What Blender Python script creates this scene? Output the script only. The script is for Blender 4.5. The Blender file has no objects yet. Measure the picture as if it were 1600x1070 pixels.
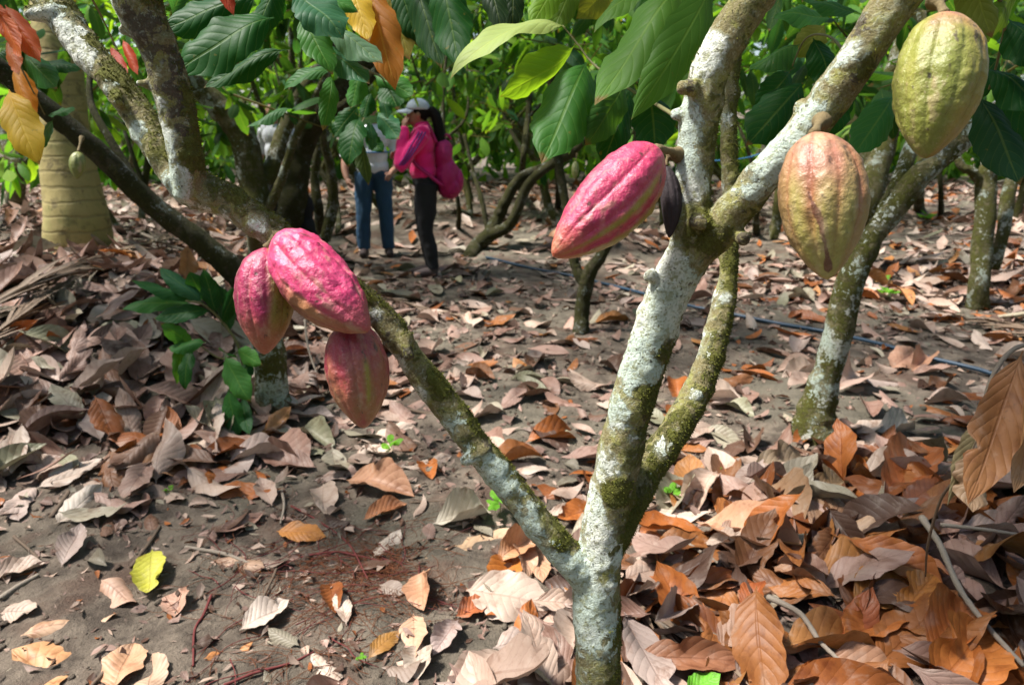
import bpy, math, random
import numpy as np
from mathutils import Vector, Matrix

# ------------------------------------------------------------------ camera, sky, sun, exposure
R = math.radians
scene = bpy.context.scene
COL = scene.collection
F_PX, CX, CY = 1100.0, 800.0, 535.0          # focal length and centre in photo pixels
PITCH, CAM_H = R(17.0), 1.4
cam_data = bpy.data.cameras.new("camera")
cam = bpy.data.objects.new("camera", cam_data)
COL.objects.link(cam)
cam_data.sensor_width = 36.0
cam_data.lens = F_PX / 1600.0 * 36.0
cam_data.clip_start, cam_data.clip_end = 0.05, 2000.0
cam.location = (0, 0, CAM_H)
cam.rotation_euler = (R(90) - PITCH, 0, 0)
cam_data.dof.use_dof = True
cam_data.dof.focus_distance = 1.13
cam_data.dof.aperture_fstop = 6.3
scene.camera = cam

SUN_ELEV, SUN_AZ = R(60.0), R(-92.0)         # azimuth measured from +Y towards +X
world = bpy.data.worlds.new("World")
scene.world = world
world.use_nodes = True
wn = world.node_tree
bg = wn.nodes["Background"]
sky = wn.nodes.new("ShaderNodeTexSky")
sky.sky_type = 'NISHITA'
sky.sun_disc = False
sky.sun_elevation = SUN_ELEV
sky.sun_rotation = SUN_AZ
sky.air_density, sky.dust_density = 1.0, 2.5
wn.links.new(sky.outputs[0], bg.inputs[0])
bg.inputs[1].default_value = 0.092
sun_d = bpy.data.lights.new("sun", 'SUN')
sun = bpy.data.objects.new("sun", sun_d)
COL.objects.link(sun)
sun_d.energy, sun_d.angle, sun_d.color = 4.3, R(8.0), (1.0, 0.965, 0.91)
sdir = Vector((math.sin(SUN_AZ) * math.cos(SUN_ELEV), math.cos(SUN_AZ) * math.cos(SUN_ELEV), math.sin(SUN_ELEV)))
sun.rotation_euler = sdir.to_track_quat('Z', 'Y').to_euler()
scene.view_settings.view_transform = 'Standard'
scene.view_settings.look = 'None'
scene.view_settings.exposure = 1.25
scene.view_settings.gamma = 1.0
scene.render.engine = 'CYCLES'
scene.cycles.use_denoising = True
scene.cycles.max_bounces = 7
scene.cycles.transparent_max_bounces = 4
scene.cycles.caustics_reflective = False
scene.cycles.caustics_refractive = False

# ------------------------------------------------------------------ pixel <-> world, noise, terrain
rng = np.random.default_rng(7)
rnd = random.Random(11)
CP, SP = math.cos(PITCH), math.sin(PITCH)
CAM = np.array([0, 0, CAM_H])


def P(px, py, d):
    dx, dy = (px - CX) / F_PX, (py - CY) / F_PX
    return np.array([d * dx, d * (CP - dy * SP), CAM_H + d * (-SP - dy * CP)])


def project(p):
    p = np.asarray(p, float) - CAM
    d = p[..., 1] * CP - p[..., 2] * SP
    up = p[..., 1] * SP + p[..., 2] * CP
    d = np.where(np.abs(d) < 1e-6, 1e-6, d)
    return CX + p[..., 0] / d * F_PX, CY - up / d * F_PX, d


def _hash(i, j, k, seed):
    h = (i.astype(np.int64) * 374761393 + j.astype(np.int64) * 668265263 + k.astype(np.int64) * 2147483647 + seed * 1274126177) & 0xFFFFFFFF
    h = ((h ^ (h >> 13)) * 1274126177) & 0xFFFFFFFF
    return ((h ^ (h >> 16)) & 0xFFFF) / 65535.0


def vnoise(p, seed=0):
    p = np.asarray(p, float)
    f = np.floor(p)
    t = p - f
    t = t * t * (3 - 2 * t)
    i, j, k = f[..., 0], f[..., 1], f[..., 2]
    out = 0
    for a in (0, 1):
        for b in (0, 1):
            for c in (0, 1):
                w = (t[..., 0] if a else 1 - t[..., 0]) * (t[..., 1] if b else 1 - t[..., 1]) * (t[..., 2] if c else 1 - t[..., 2])
                out = out + w * _hash(i + a, j + b, k + c, seed)
    return out * 2 - 1


def fbm(p, oct=4, seed=0):
    p = np.asarray(p, float)
    s, a, n = 0, 1.0, 0
    for o in range(oct):
        s = s + a * vnoise(p * (2 ** o), seed + o)
        n += a
        a *= 0.5
    return s / n


def sstep(a, b, x):
    t = np.clip((x - a) / (b - a), 0, 1)
    return t * t * (3 - 2 * t)


MOUNDS = [(-2.55, 4.3, 0.95, 1.0, 0.30), (-3.7, 5.2, 1.3, 1.3, 0.38), (-2.0, 4.6, 0.5, 0.6, 0.12), (1.7, 2.0, 0.75, 0.6, 0.16), (1.25, 1.55, 0.6, 0.5, 0.08),
          (-1.3, 9.6, 1.6, 0.9, 0.28), (1.0, 8.5, 0.9, 0.6, 0.22), (3.6, 8.5, 1.0, 0.8, 0.15), (-6, 8, 2, 2, .4), (7, 8, 2, 2, .3)]


def H(x, y):
    x, y = np.asarray(x, float), np.asarray(y, float)
    z = np.zeros(np.broadcast(x, y).shape)
    for mx, my, sx, sy, h in MOUNDS:
        z = z + h * np.exp(-((x - mx) / sx) ** 2 - ((y - my) / sy) ** 2)
    p = np.stack([x, y, np.zeros_like(z)], -1)
    z = z + 0.03 * fbm(p * 1.1, 3, 5) + 0.012 * fbm(p * 6, 3, 9)
    far = np.sqrt(x * x + y * y)
    return z + np.clip(far - 40, 0, 400) * 0.03


def G(px, py, lift=0.0):
    d = 3.0
    for _ in range(30):
        k = SP + (py - CY) / F_PX * CP
        q = P(px, py, d)
        tgt = CAM_H - (float(H(q[0], q[1])) + lift)
        d = 0.5 * d + 0.5 * min(max(tgt / max(k, 0.02), 0.3), 40)
    return P(px, py, d)


# ------------------------------------------------------------------ mesh helpers
def mk(name, v, f, mat=None, parent=None, uv=None, col=None, smooth=True, attrs=None):
    """one mesh object; f: (n,4) or (n,3) array or list; uv, col: per vertex"""
    me = bpy.data.meshes.new(name)
    v = np.asarray(v, np.float32)
    if isinstance(f, np.ndarray):
        n, k = f.shape
        me.vertices.add(len(v))
        me.vertices.foreach_set("co", v.ravel())
        me.loops.add(n * k)
        me.loops.foreach_set("vertex_index", f.astype(np.int32).ravel())
        me.polygons.add(n)
        me.polygons.foreach_set("loop_start", np.arange(0, n * k, k, dtype=np.int32))
        me.update(calc_edges=True)
        me.validate()
    else:
        me.from_pydata([tuple(map(float, q)) for q in v], [], [tuple(map(int, q)) for q in f])
    if uv is not None:
        idx = np.zeros(len(me.loops), np.int32)
        me.loops.foreach_get("vertex_index", idx)
        ul = me.uv_layers.new(name="UVMap")
        ul.data.foreach_set("uv", np.asarray(uv, np.float32)[idx].ravel())
    if col is not None:
        c = np.ones((len(v), 4), np.float32)
        c[:, :3] = np.asarray(col)[:, :3]
        a = me.color_attributes.new("Col", 'FLOAT_COLOR', 'POINT')
        a.data.foreach_set("color", c.ravel())
    for k_, arr in (attrs or {}).items():
        c = np.ones((len(v), 4), np.float32)
        c[:, :3] = arr
        a = me.color_attributes.new(k_, 'FLOAT_COLOR', 'POINT')
        a.data.foreach_set("color", c.ravel())
    if smooth:
        me.polygons.foreach_set("use_smooth", np.ones(len(me.polygons), bool))
    if mat:
        me.materials.append(mat)
    o = bpy.data.objects.new(name, me)
    COL.objects.link(o)
    if parent:
        o.parent = parent
        o.matrix_parent_inverse = Matrix.Translation(-world_loc(parent))
    return o


def world_loc(o):
    l = Vector(o.location)
    while o.parent:
        l = l + Vector(o.matrix_parent_inverse.translation)
        o = o.parent
        l = l + Vector(o.location)
    return l


def empty(name, loc, label, cat, group=None):
    o = bpy.data.objects.new(name, None)
    COL.objects.link(o)
    o.location = tuple(map(float, loc))
    o.empty_display_size = 0.1
    return tag(o, label, cat, group)


def tag(o, label=None, cat=None, group=None, kind=None):
    for k, x in (("label", label), ("category", cat), ("group", group), ("kind", kind)):
        if x:
            o[k] = x
    return o


def catmull(pts, n):
    pts = np.asarray(pts, float)
    if len(pts) < 3:
        t = np.linspace(0, 1, n)[:, None]
        return pts[0] * (1 - t) + pts[-1] * t
    q = np.vstack([2 * pts[0] - pts[1], pts, 2 * pts[-1] - pts[-2]])
    out = []
    for u in np.linspace(0, len(pts) - 1 - 1e-9, n):
        i = int(u)
        t = u - i
        a, b, c, d = q[i], q[i + 1], q[i + 2], q[i + 3]
        out.append(0.5 * (2 * b + (c - a) * t + (2 * a - 5 * b + 4 * c - d) * t * t + (3 * b - a - 3 * c + d) * t ** 3))
    return np.array(out)


def tube(pts, rad, n=None, seg=10, lump=0.0, seed=0, cap=True):
    """tapered tube along a smooth curve -> verts, quads"""
    pts = np.asarray(pts, float)
    rad = np.broadcast_to(np.asarray(rad, float), (len(pts),))
    n = n or max(6, len(pts) * 5)
    c = catmull(np.hstack([pts, rad[:, None]]), n)
    c, r = c[:, :3], np.maximum(c[:, 3], 1e-4)
    t = np.gradient(c, axis=0)
    t /= np.linalg.norm(t, axis=1)[:, None] + 1e-12
    up = np.array([0, 0, 1.0]) if abs(t[0][2]) < 0.9 else np.array([1.0, 0, 0])
    u = np.cross(t[0], up)
    u /= np.linalg.norm(u)
    vs = []
    th = np.linspace(0, 2 * np.pi, seg, endpoint=False)
    for i in range(n):
        u = u - t[i] * u.dot(t[i])
        u /= np.linalg.norm(u)
        w = np.cross(t[i], u)
        ring = np.cos(th)[:, None] * u + np.sin(th)[:, None] * w
        rr = r[i]
        if lump:
            rr = r[i] * (1 + lump * fbm((c[i] + ring * r[i]) / (r[i] * 2.2) + seed, 3, seed))[:, None]
        vs.append(c[i] + ring * rr)
    v = np.vstack(vs)
    a = np.arange((n - 1) * seg).reshape(n - 1, seg)
    b = np.roll(a, -1, axis=1)
    f = np.stack([a, b, b + seg, a + seg], -1).reshape(-1, 4)
    if cap:
        v = np.vstack([v, c[0] - t[0] * r[0] * .3, c[-1] + t[-1] * r[-1] * .3])
        k0, k1 = n * seg, n * seg + 1
        i = np.arange(seg)
        j = (i + 1) % seg
        h = np.roll(i, -1)
        # caps as quads built from pairs of fan triangles
        i2 = np.arange(0, seg - 1, 2)
        f = np.vstack([f, np.stack([np.full_like(i2, k0), (i2 + 2) % seg, i2 + 1, i2], -1),
                       np.stack([np.full_like(i2, k1), i2 + (n - 1) * seg, i2 + 1 + (n - 1) * seg, (i2 + 2) % seg + (n - 1) * seg], -1)])
    return v, f


class MB:
    def __init__(s):
        s.v, s.f, s.n, s.c, s.u = [], [], 0, [], []

    def add(s, v, f, col=None, uv=None):
        s.v.append(v)
        s.f.append(np.asarray(f) + s.n)
        s.n += len(v)
        if col is not None:
            s.c.append(np.broadcast_to(np.asarray(col, float), (len(v), 3)))
        if uv is not None:
            s.u.append(uv)
        return s

    def build(s, name, mat, parent=None, smooth=True):
        return mk(name, np.vstack(s.v), np.vstack(s.f), mat, parent, np.vstack(s.u) if s.u else None, np.vstack(s.c) if s.c else None, smooth)


def remesh(v, f, voxel, smooth=4):
    me = bpy.data.meshes.new("tmp")
    me.from_pydata([tuple(map(float, q)) for q in v], [], [tuple(map(int, q)) for q in f])
    o = bpy.data.objects.new("tmp", me)
    COL.objects.link(o)
    m = o.modifiers.new("r", 'REMESH')
    m.mode, m.voxel_size = 'VOXEL', voxel
    if smooth:
        s = o.modifiers.new("s", 'SMOOTH')
        s.factor, s.iterations = 0.5, smooth
    dg = bpy.context.evaluated_depsgraph_get()
    ev = o.evaluated_get(dg)
    m2 = ev.to_mesh()
    vv = np.zeros(len(m2.vertices) * 3, np.float32)
    m2.vertices.foreach_get("co", vv)
    nn = np.zeros(len(m2.vertices) * 3, np.float32)
    m2.vertices.foreach_get("normal", nn)
    lt = np.zeros(len(m2.polygons), np.int32)
    m2.polygons.foreach_get("loop_total", lt)
    li = np.zeros(len(m2.loops), np.int32)
    m2.loops.foreach_get("vertex_index", li)
    if (lt == 4).all():
        ff = li.reshape(-1, 4)
    else:
        st = np.concatenate([[0], np.cumsum(lt)[:-1]])
        ff = np.array([[li[a], li[a + 1], li[a + 2], li[a + 3 if k > 3 else a + 2]] for a, k in zip(st, lt) if k == 4])
    ev.to_mesh_clear()
    bpy.data.objects.remove(o)
    bpy.data.meshes.remove(me)
    return vv.reshape(-1, 3).astype(float), ff, nn.reshape(-1, 3).astype(float)


def ico(c, r, sub=12):
    """uv-sphere / ellipsoid as quads; r scalar, 3-vector or (3-vector, 3x3 axes)"""
    th = np.linspace(0, 2 * np.pi, sub * 2, endpoint=False)
    ph = np.linspace(0.12, np.pi - 0.12, sub)
    v = np.array([[math.sin(p) * math.cos(t), math.sin(p) * math.sin(t), math.cos(p)] for p in ph for t in th])
    n = sub * 2
    a = np.arange((sub - 1) * n).reshape(sub - 1, n)
    b = np.roll(a, -1, 1)
    f = np.stack([a, a + n, b + n, b], -1).reshape(-1, 4)
    v = np.vstack([v, [0, 0, 1], [0, 0, -1]])
    i2 = np.arange(0, n, 2)
    f = np.vstack([f, np.stack([np.full_like(i2, sub * n), i2, i2 + 1, (i2 + 2) % n], -1),
                   np.stack([np.full_like(i2, sub * n + 1), (i2 + 2) % n + (sub - 1) * n, i2 + 1 + (sub - 1) * n, i2 + (sub - 1) * n], -1)])
    return v * np.asarray(r, float) + np.asarray(c, float), f


# ------------------------------------------------------------------ node helper and materials
def mat_new(name):
    m = bpy.data.materials.new(name)
    m.use_nodes = True
    nt = m.node_tree
    nt.nodes.clear()
    out = nt.nodes.new("ShaderNodeOutputMaterial")
    return m, nt, out


class NT:
    def __init__(s, nt):
        s.nt = nt

    def _set(s, sock, x):
        if isinstance(x, bpy.types.NodeSocket):
            s.nt.links.new(x, sock)
        elif x is not None:
            if isinstance(x, (tuple, list)) and len(x) == 3 and sock.type == 'RGBA':
                x = (*x, 1)
            sock.default_value = x

    def node(s, typ, ins=None, **props):
        n = s.nt.nodes.new("ShaderNode" + typ)
        for k, x in props.items():
            setattr(n, k, x)
        for k, x in (ins or {}).items():
            s._set(n.inputs[k], x)
        return n

    def m(s, op, a, b=None, c=None, clamp=False):
        n = s.node("Math", operation=op, use_clamp=clamp)
        for i, x in enumerate((a, b, c)):
            if x is not None:
                s._set(n.inputs[i], x)
        return n.outputs[0]

    def mix(s, f, a, b, mode='MIX'):
        n = s.node("Mix", data_type='RGBA', blend_type=mode)
        s._set(n.inputs[0], f)
        s._set(n.inputs[6], a)
        s._set(n.inputs[7], b)
        return n.outputs[2]

    def noise(s, scale, vec=None, detail=4, rough=0.55, dist=0.0):
        n = s.node("TexNoise", {"Scale": scale, "Detail": detail, "Roughness": rough, "Distortion": dist})
        if vec is not None:
            s._set(n.inputs["Vector"], vec)
        return n.outputs["Fac"]

    def step(s, x, a, b):
        n = s.node("MapRange", {"Value": x, "From Min": a, "From Max": b}, interpolation_type='SMOOTHSTEP')
        return n.outputs[0]

    def bump(s, h, strength, dist, normal=None):
        n = s.node("Bump", {"Height": h, "Strength": strength, "Distance": dist})
        if normal is not None:
            s._set(n.inputs["Normal"], normal)
        return n.outputs[0]

    def attr(s, name):
        return s.node("Attribute", attribute_name=name)

    def pos(s):
        return s.node("NewGeometry").outputs["Position"]

    def bsdf(s, out, **ins):
        n = s.node("BsdfPrincipled", {k.replace("_", " "): x for k, x in ins.items()})
        if out is not None:
            s.nt.links.new(n.outputs[0], out.inputs[0])
        return n


def vein_fields(t, nveins, slope):
    """midrib mask, side-vein mask and quilting height from the leaf's own uv"""
    uv = t.node("TexCoord").outputs["UV"]
    sp = t.node("SeparateXYZ", {0: uv})
    u = t.m('ABSOLUTE', t.m('MULTIPLY_ADD', sp.outputs[0], 2.0, -1.0))
    v = sp.outputs[1]
    ph = t.m('SUBTRACT', t.m('MULTIPLY', v, nveins), t.m('MULTIPLY', t.m('POWER', u, 1.2), slope))
    q = t.m('ABSOLUTE', t.m('SINE', t.m('MULTIPLY', ph, math.pi)))
    side = t.m('SUBTRACT', 1.0, t.step(q, 0.02, 0.22))
    mid = t.m('SUBTRACT', 1.0, t.step(u, 0.02, 0.075))
    return uv, u, v, mid, side, q


def leaf_material(name, source, dead, gloss=(0.5, 0.15), trans=0.36):
    m, nt, out = mat_new(name)
    t = NT(nt)
    uv, u, v, mid, side, q = vein_fields(t, 9.5, 2.2)
    if source == 'obj':
        oi = t.node("ObjectInfo")
        base, rand = oi.outputs["Color"], oi.outputs["Random"]
        off = t.m('MULTIPLY', rand, 50.0)
    else:
        base = t.attr("Col").outputs["Color"]
        off = 0.0
    pos = t.pos()
    nz = t.noise(16.0, pos, 5, 0.62, 0.4)
    nf = t.noise(160.0, pos, 3, 0.6)
    vein = t.m('MAXIMUM', mid, t.m('MULTIPLY', side, 0.55))
    if dead:
        dark = t.mix(t.step(nz, 0.5, 0.72), base, t.mix(1.0, base, (0.6, 0.5, 0.44), 'MULTIPLY'))
        pale = t.mix(t.m('MULTIPLY', t.step(nz, 0.48, 0.28), 0.45), dark, t.mix(0.55, base, (0.52, 0.44, 0.37)))
        c = t.mix(t.m('MULTIPLY', vein, 0.32), pale, t.mix(1.0, base, (0.55, 0.42, 0.36), 'MULTIPLY'))
        c = t.mix(t.m('MULTIPLY', t.step(nf, 0.6, 0.72), 0.35), c, (0.05, 0.03, 0.02))
        rough, spec = 0.52, 0.33
        tr, trc = 0.10, c
    else:
        c = t.mix(t.m('MULTIPLY', nz, 0.35), base, t.mix(1.0, base, (0.6, 0.72, 0.5), 'MULTIPLY'))
        c = t.mix(t.m('MULTIPLY', vein, 0.5), c, t.mix(0.35, t.mix(1.0, base, (1.5, 1.4, 1.2), 'MULTIPLY'), (0.20, 0.26, 0.06)))
        c = t.mix(t.m('MULTIPLY', t.step(t.noise(55.0, pos, 3), 0.68, 0.74), 0.5), c, (0.16, 0.13, 0.03))
        rough, spec = gloss
        c = t.mix(t.m('MULTIPLY', t.step(t.m('ADD', v, t.m('MULTIPLY', t.m('SUBTRACT', nz, 0.5), 0.35)), 0.93, 0.99), 0.8), c, (0.15, 0.08, 0.03))
        tr, trc = trans, t.mix(1.0, c, (2.9, 2.5, 0.8), 'MULTIPLY')
    h = t.m('ADD', t.m('MULTIPLY', t.m('POWER', q, 0.6), 0.8), t.m('SUBTRACT', t.m('MULTIPLY', nf, 0.25), t.m('MULTIPLY', mid, 0.8)))
    nb = t.bump(h, 0.5 if dead else 0.4, 0.003 if dead else 0.0026)
    b = t.bsdf(None, Base_Color=c, Roughness=rough, Normal=nb)
    b.inputs["Specular IOR Level"].default_value = spec
    tl = t.node("BsdfTranslucent", {"Color": trc, "Normal": nb})
    mx = t.node("MixShader", {0: tr})
    nt.links.new(b.outputs[0], mx.inputs[1])
    nt.links.new(tl.outputs[0], mx.inputs[2])
    nt.links.new(mx.outputs[0], out.inputs[0])
    return m


def bark_material(name, painted, scale=1.0, tone=1.0, lichen=0.4):
    """bark, crustose lichen and moss; PAINTED takes where they grow from the mesh, else from noise"""
    m, nt, out = mat_new(name)
    t = NT(nt)
    pos = t.pos()
    fine = t.noise(300.0 * scale, pos, 5, 0.68)
    midn = t.noise(68.0 * scale, pos, 6, 0.66, 0.6)
    low = t.noise(11.0 * scale, pos, 4, 0.6, 0.5)
    wide = t.noise(27.0 * scale, pos, 5, 0.6, 0.9)
    edge = t.m('ADD', t.m('MULTIPLY', t.m('SUBTRACT', midn, 0.5), 1.7), t.m('MULTIPLY', t.m('SUBTRACT', fine, 0.5), 0.35))
    edge = t.m('ADD', edge, t.m('MULTIPLY', t.m('SUBTRACT', wide, 0.5), 1.3))
    if painted:
        sp = t.node("SeparateColor", {0: t.attr("Paint").outputs["Color"]})
        L, M, D = sp.outputs[0], sp.outputs[1], sp.outputs[2]
    else:
        L = t.m('MULTIPLY_ADD', t.m('SUBTRACT', t.noise(9.0 * scale, t.node("VectorMath", {0: pos, 1: (3.1, 7.7, 1.3)}, operation='ADD').outputs[0], 3, 0.5), 0.5), 2.0, lichen)
        M = t.m('MULTIPLY_ADD', t.m('SUBTRACT', low, 0.5), 1.6, 0.62)
        D = t.m('MULTIPLY_ADD', t.m('SUBTRACT', midn, 0.5), 2.0, 0.35)
    lsum = t.m('ADD', L, edge)
    lich = t.step(lsum, 0.51, 0.555)
    crust = t.step(lsum, 0.22, 0.50)                       # thin grey bloom round the patches
    moss = t.step(t.m('ADD', M, t.m('MULTIPLY', edge, 1.1)), 0.38, 0.66)
    dark = t.step(t.m('ADD', D, edge), 0.54, 0.62)
    k = tone
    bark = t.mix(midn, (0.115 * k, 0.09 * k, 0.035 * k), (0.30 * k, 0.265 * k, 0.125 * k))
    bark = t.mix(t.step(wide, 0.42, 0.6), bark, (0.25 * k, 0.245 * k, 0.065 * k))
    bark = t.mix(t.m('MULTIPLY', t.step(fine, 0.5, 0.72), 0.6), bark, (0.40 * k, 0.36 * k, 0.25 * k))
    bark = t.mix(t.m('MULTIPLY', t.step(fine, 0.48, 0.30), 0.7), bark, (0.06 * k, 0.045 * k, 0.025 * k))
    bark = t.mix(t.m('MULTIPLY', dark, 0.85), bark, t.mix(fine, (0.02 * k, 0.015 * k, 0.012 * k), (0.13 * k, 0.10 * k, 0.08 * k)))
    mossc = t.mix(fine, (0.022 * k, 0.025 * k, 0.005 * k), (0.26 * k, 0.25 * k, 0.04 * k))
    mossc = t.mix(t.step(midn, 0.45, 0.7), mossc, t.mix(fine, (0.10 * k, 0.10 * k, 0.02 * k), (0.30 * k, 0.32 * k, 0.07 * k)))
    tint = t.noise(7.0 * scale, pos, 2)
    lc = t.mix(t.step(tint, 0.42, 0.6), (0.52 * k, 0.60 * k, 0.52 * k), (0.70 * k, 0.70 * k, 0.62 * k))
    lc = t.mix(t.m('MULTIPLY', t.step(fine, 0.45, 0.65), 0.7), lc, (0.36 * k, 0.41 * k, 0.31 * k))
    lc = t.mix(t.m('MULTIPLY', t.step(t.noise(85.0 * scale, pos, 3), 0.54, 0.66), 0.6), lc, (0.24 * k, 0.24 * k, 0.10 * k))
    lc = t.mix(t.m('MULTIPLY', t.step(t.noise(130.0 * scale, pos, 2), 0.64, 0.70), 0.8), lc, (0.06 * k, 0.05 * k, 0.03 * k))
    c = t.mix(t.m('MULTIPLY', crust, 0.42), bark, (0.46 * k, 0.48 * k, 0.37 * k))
    spk = t.noise(150.0 * scale, pos, 4, 0.6, 0.4)
    c = t.mix(t.m('MULTIPLY', t.step(spk, 0.42, 0.36), 0.4), c, (0.46 * k, 0.48 * k, 0.36 * k))
    c = t.mix(moss, c, mossc)
    lc = t.mix(t.m('MULTIPLY', t.step(spk, 0.55, 0.62), 0.55), lc, t.mix(wide, (0.12 * k, 0.11 * k, 0.04 * k), (0.30 * k, 0.31 * k, 0.12 * k)))
    c = t.mix(lich, c, lc)
    h = t.m('ADD', t.m('MULTIPLY', fine, 0.5), t.m('MULTIPLY', midn, 0.8))
    h = t.m('ADD', h, t.m('MULTIPLY', wide, 0.8))
    h = t.m('ADD', h, t.m('MULTIPLY', lich, 0.7))
    h = t.m('ADD', h, t.m('MULTIPLY', t.m('MULTIPLY', moss, t.m('SUBTRACT', 1.0, lich)), t.m('MULTIPLY', fine, 1.6)))
    b = t.bsdf(out, Base_Color=c, Roughness=0.88, Normal=t.bump(h, 1.0, 0.008 / scale))
    b.inputs["Specular IOR Level"].default_value = 0.25
    return m


def simple(name, col, rough=0.7, noise=None, bump=0.0, spec=0.4, sheen=0.0, var=0.25):
    m, nt, out = mat_new(name)
    t = NT(nt)
    c = col
    nrm = None
    if noise:
        n = t.noise(noise, t.pos(), 5, 0.6)
        c = t.mix(n, tuple(x * (1 - var) for x in col), tuple(min(1, x * (1 + var)) for x in col))
        if bump:
            nrm = t.bump(n, 0.8, bump)
    b = t.bsdf(out, Base_Color=c, Roughness=rough)
    if nrm is not None:
        nt.links.new(nrm, b.inputs["Normal"])
    b.inputs["Specular IOR Level"].default_value = spec
    b.inputs["Sheen Weight"].default_value = sheen
    return m


def soil_material():
    m, nt, out = mat_new("soil")
    t = NT(nt)
    pos = t.pos()
    big = t.noise(0.9, pos, 4, 0.6, 0.5)
    mid = t.noise(7.0, pos, 6, 0.65, 0.3)
    fin = t.noise(70.0, pos, 5, 0.7)
    vf = t.noise(260.0, pos, 3, 0.7)
    c = t.mix(t.step(mid, 0.35, 0.65), (0.080, 0.060, 0.045), (0.225, 0.178, 0.134))
    c = t.mix(t.m('MULTIPLY', t.step(big, 0.45, 0.62), 0.6), c, (0.15, 0.138, 0.10))
    c = t.mix(t.m('MULTIPLY', t.step(fin, 0.55, 0.75), 0.6), c, (0.045, 0.03, 0.022))
    c = t.mix(t.m('MULTIPLY', t.step(vf, 0.58, 0.72), 0.5), c, (0.30, 0.25, 0.19))
    c = t.mix(t.m('MULTIPLY', t.step(t.noise(3.1, t.node("VectorMath", {0: pos, 1: (9, 4, 2)}, operation='ADD').outputs[0], 4), 0.52, 0.66), 0.6), c, (0.115, 0.062, 0.042))
    h = t.m('ADD', t.m('MULTIPLY', mid, 1.2), t.m('ADD', t.m('MULTIPLY', fin, 0.7), t.m('MULTIPLY', vf, 0.25)))
    b = t.bsdf(out, Base_Color=c, Roughness=0.9, Normal=t.bump(h, 1.0, 0.028))
    b.inputs["Specular IOR Level"].default_value = 0.3
    return m


M = {}
M['leaf'] = leaf_material("green_leaf", 'attr', False)
M['leaf_far'] = leaf_material("green_leaf_matt", 'attr', False, (0.5, 0.13), 0.48)
M['dead'] = leaf_material("dry_leaf_litter", 'attr', True)
M['dead_obj'] = leaf_material("dry_leaf_single", 'obj', True)
M['bark'] = bark_material("mossy_bark", True)
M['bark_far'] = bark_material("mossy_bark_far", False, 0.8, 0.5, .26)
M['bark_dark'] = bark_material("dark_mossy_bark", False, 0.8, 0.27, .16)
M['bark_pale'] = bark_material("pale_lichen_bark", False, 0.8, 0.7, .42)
M['soil'] = soil_material()
M['twig'] = simple("twig_bark", (0.11, 0.075, 0.05), 0.85, 120, 0.003)
M['greentwig'] = simple("green_twig", (0.14, 0.13, 0.05), 0.7, 90, 0.002)
M['greytwig'] = simple("grey_twig", (0.22, 0.18, 0.14), 0.85, 140, 0.003)
M['rootlet'] = simple("red_rootlet", (0.12, 0.045, 0.022), 0.9, 60, 0.0, spec=.1, var=0.6)
M['rootletr'] = simple("crimson_rootlet", (0.12, 0.03, 0.028), 0.8, 60, 0.0, spec=.15, var=0.5)
M['mossblade'] = simple("moss_tuft", (0.12, 0.125, 0.022), 0.9, 90, 0, 0.1, var=0.7)
M['hose'] = simple("blue_black_hose", (0.022, 0.05, 0.085), 0.42, 40, 0.001)
M['frond'] = simple("dead_palm_frond", (0.17, 0.115, 0.075), 0.7, 50, 0.002, var=0.5)
M['debris'] = leaf_material("leaf_fragments", 'attr', True)

# ------------------------------------------------------------------ ground
def build_ground():
    nx, ny = 640, 640
    xs = 0.62 * np.sinh(np.linspace(-7, 7, nx))
    ys = 2.4 + 0.62 * np.sinh(np.linspace(-6.0, 7, ny))
    X, Y = np.meshgrid(xs, ys)
    Z = H(X, Y)
    p = np.stack([X, Y, Z], -1)
    near = np.exp(-((X) ** 2 + (Y - 2.4) ** 2) / 30)
    Z = Z + near * (0.018 * fbm(p * 7, 4, 31) + 0.010 * fbm(p * 26, 3, 32))
    v = np.stack([X, Y, Z], -1).reshape(-1, 3)
    a = np.arange(nx * ny).reshape(ny, nx)
    f = np.stack([a[:-1, :-1], a[:-1, 1:], a[1:, 1:], a[1:, :-1]], -1).reshape(-1, 4)
    tag(mk("ground", v, f, M['soil']), kind='structure')


build_ground()

# ------------------------------------------------------------------ leaves
SHV = [0, .03, .06, .11, .2, .32, .46, .6, .73, .84, .91, .96, 1]
SHW = [.035, .035, .06, .36, .66, .9, 1, .98, .86, .6, .33, .13, .0]


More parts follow.
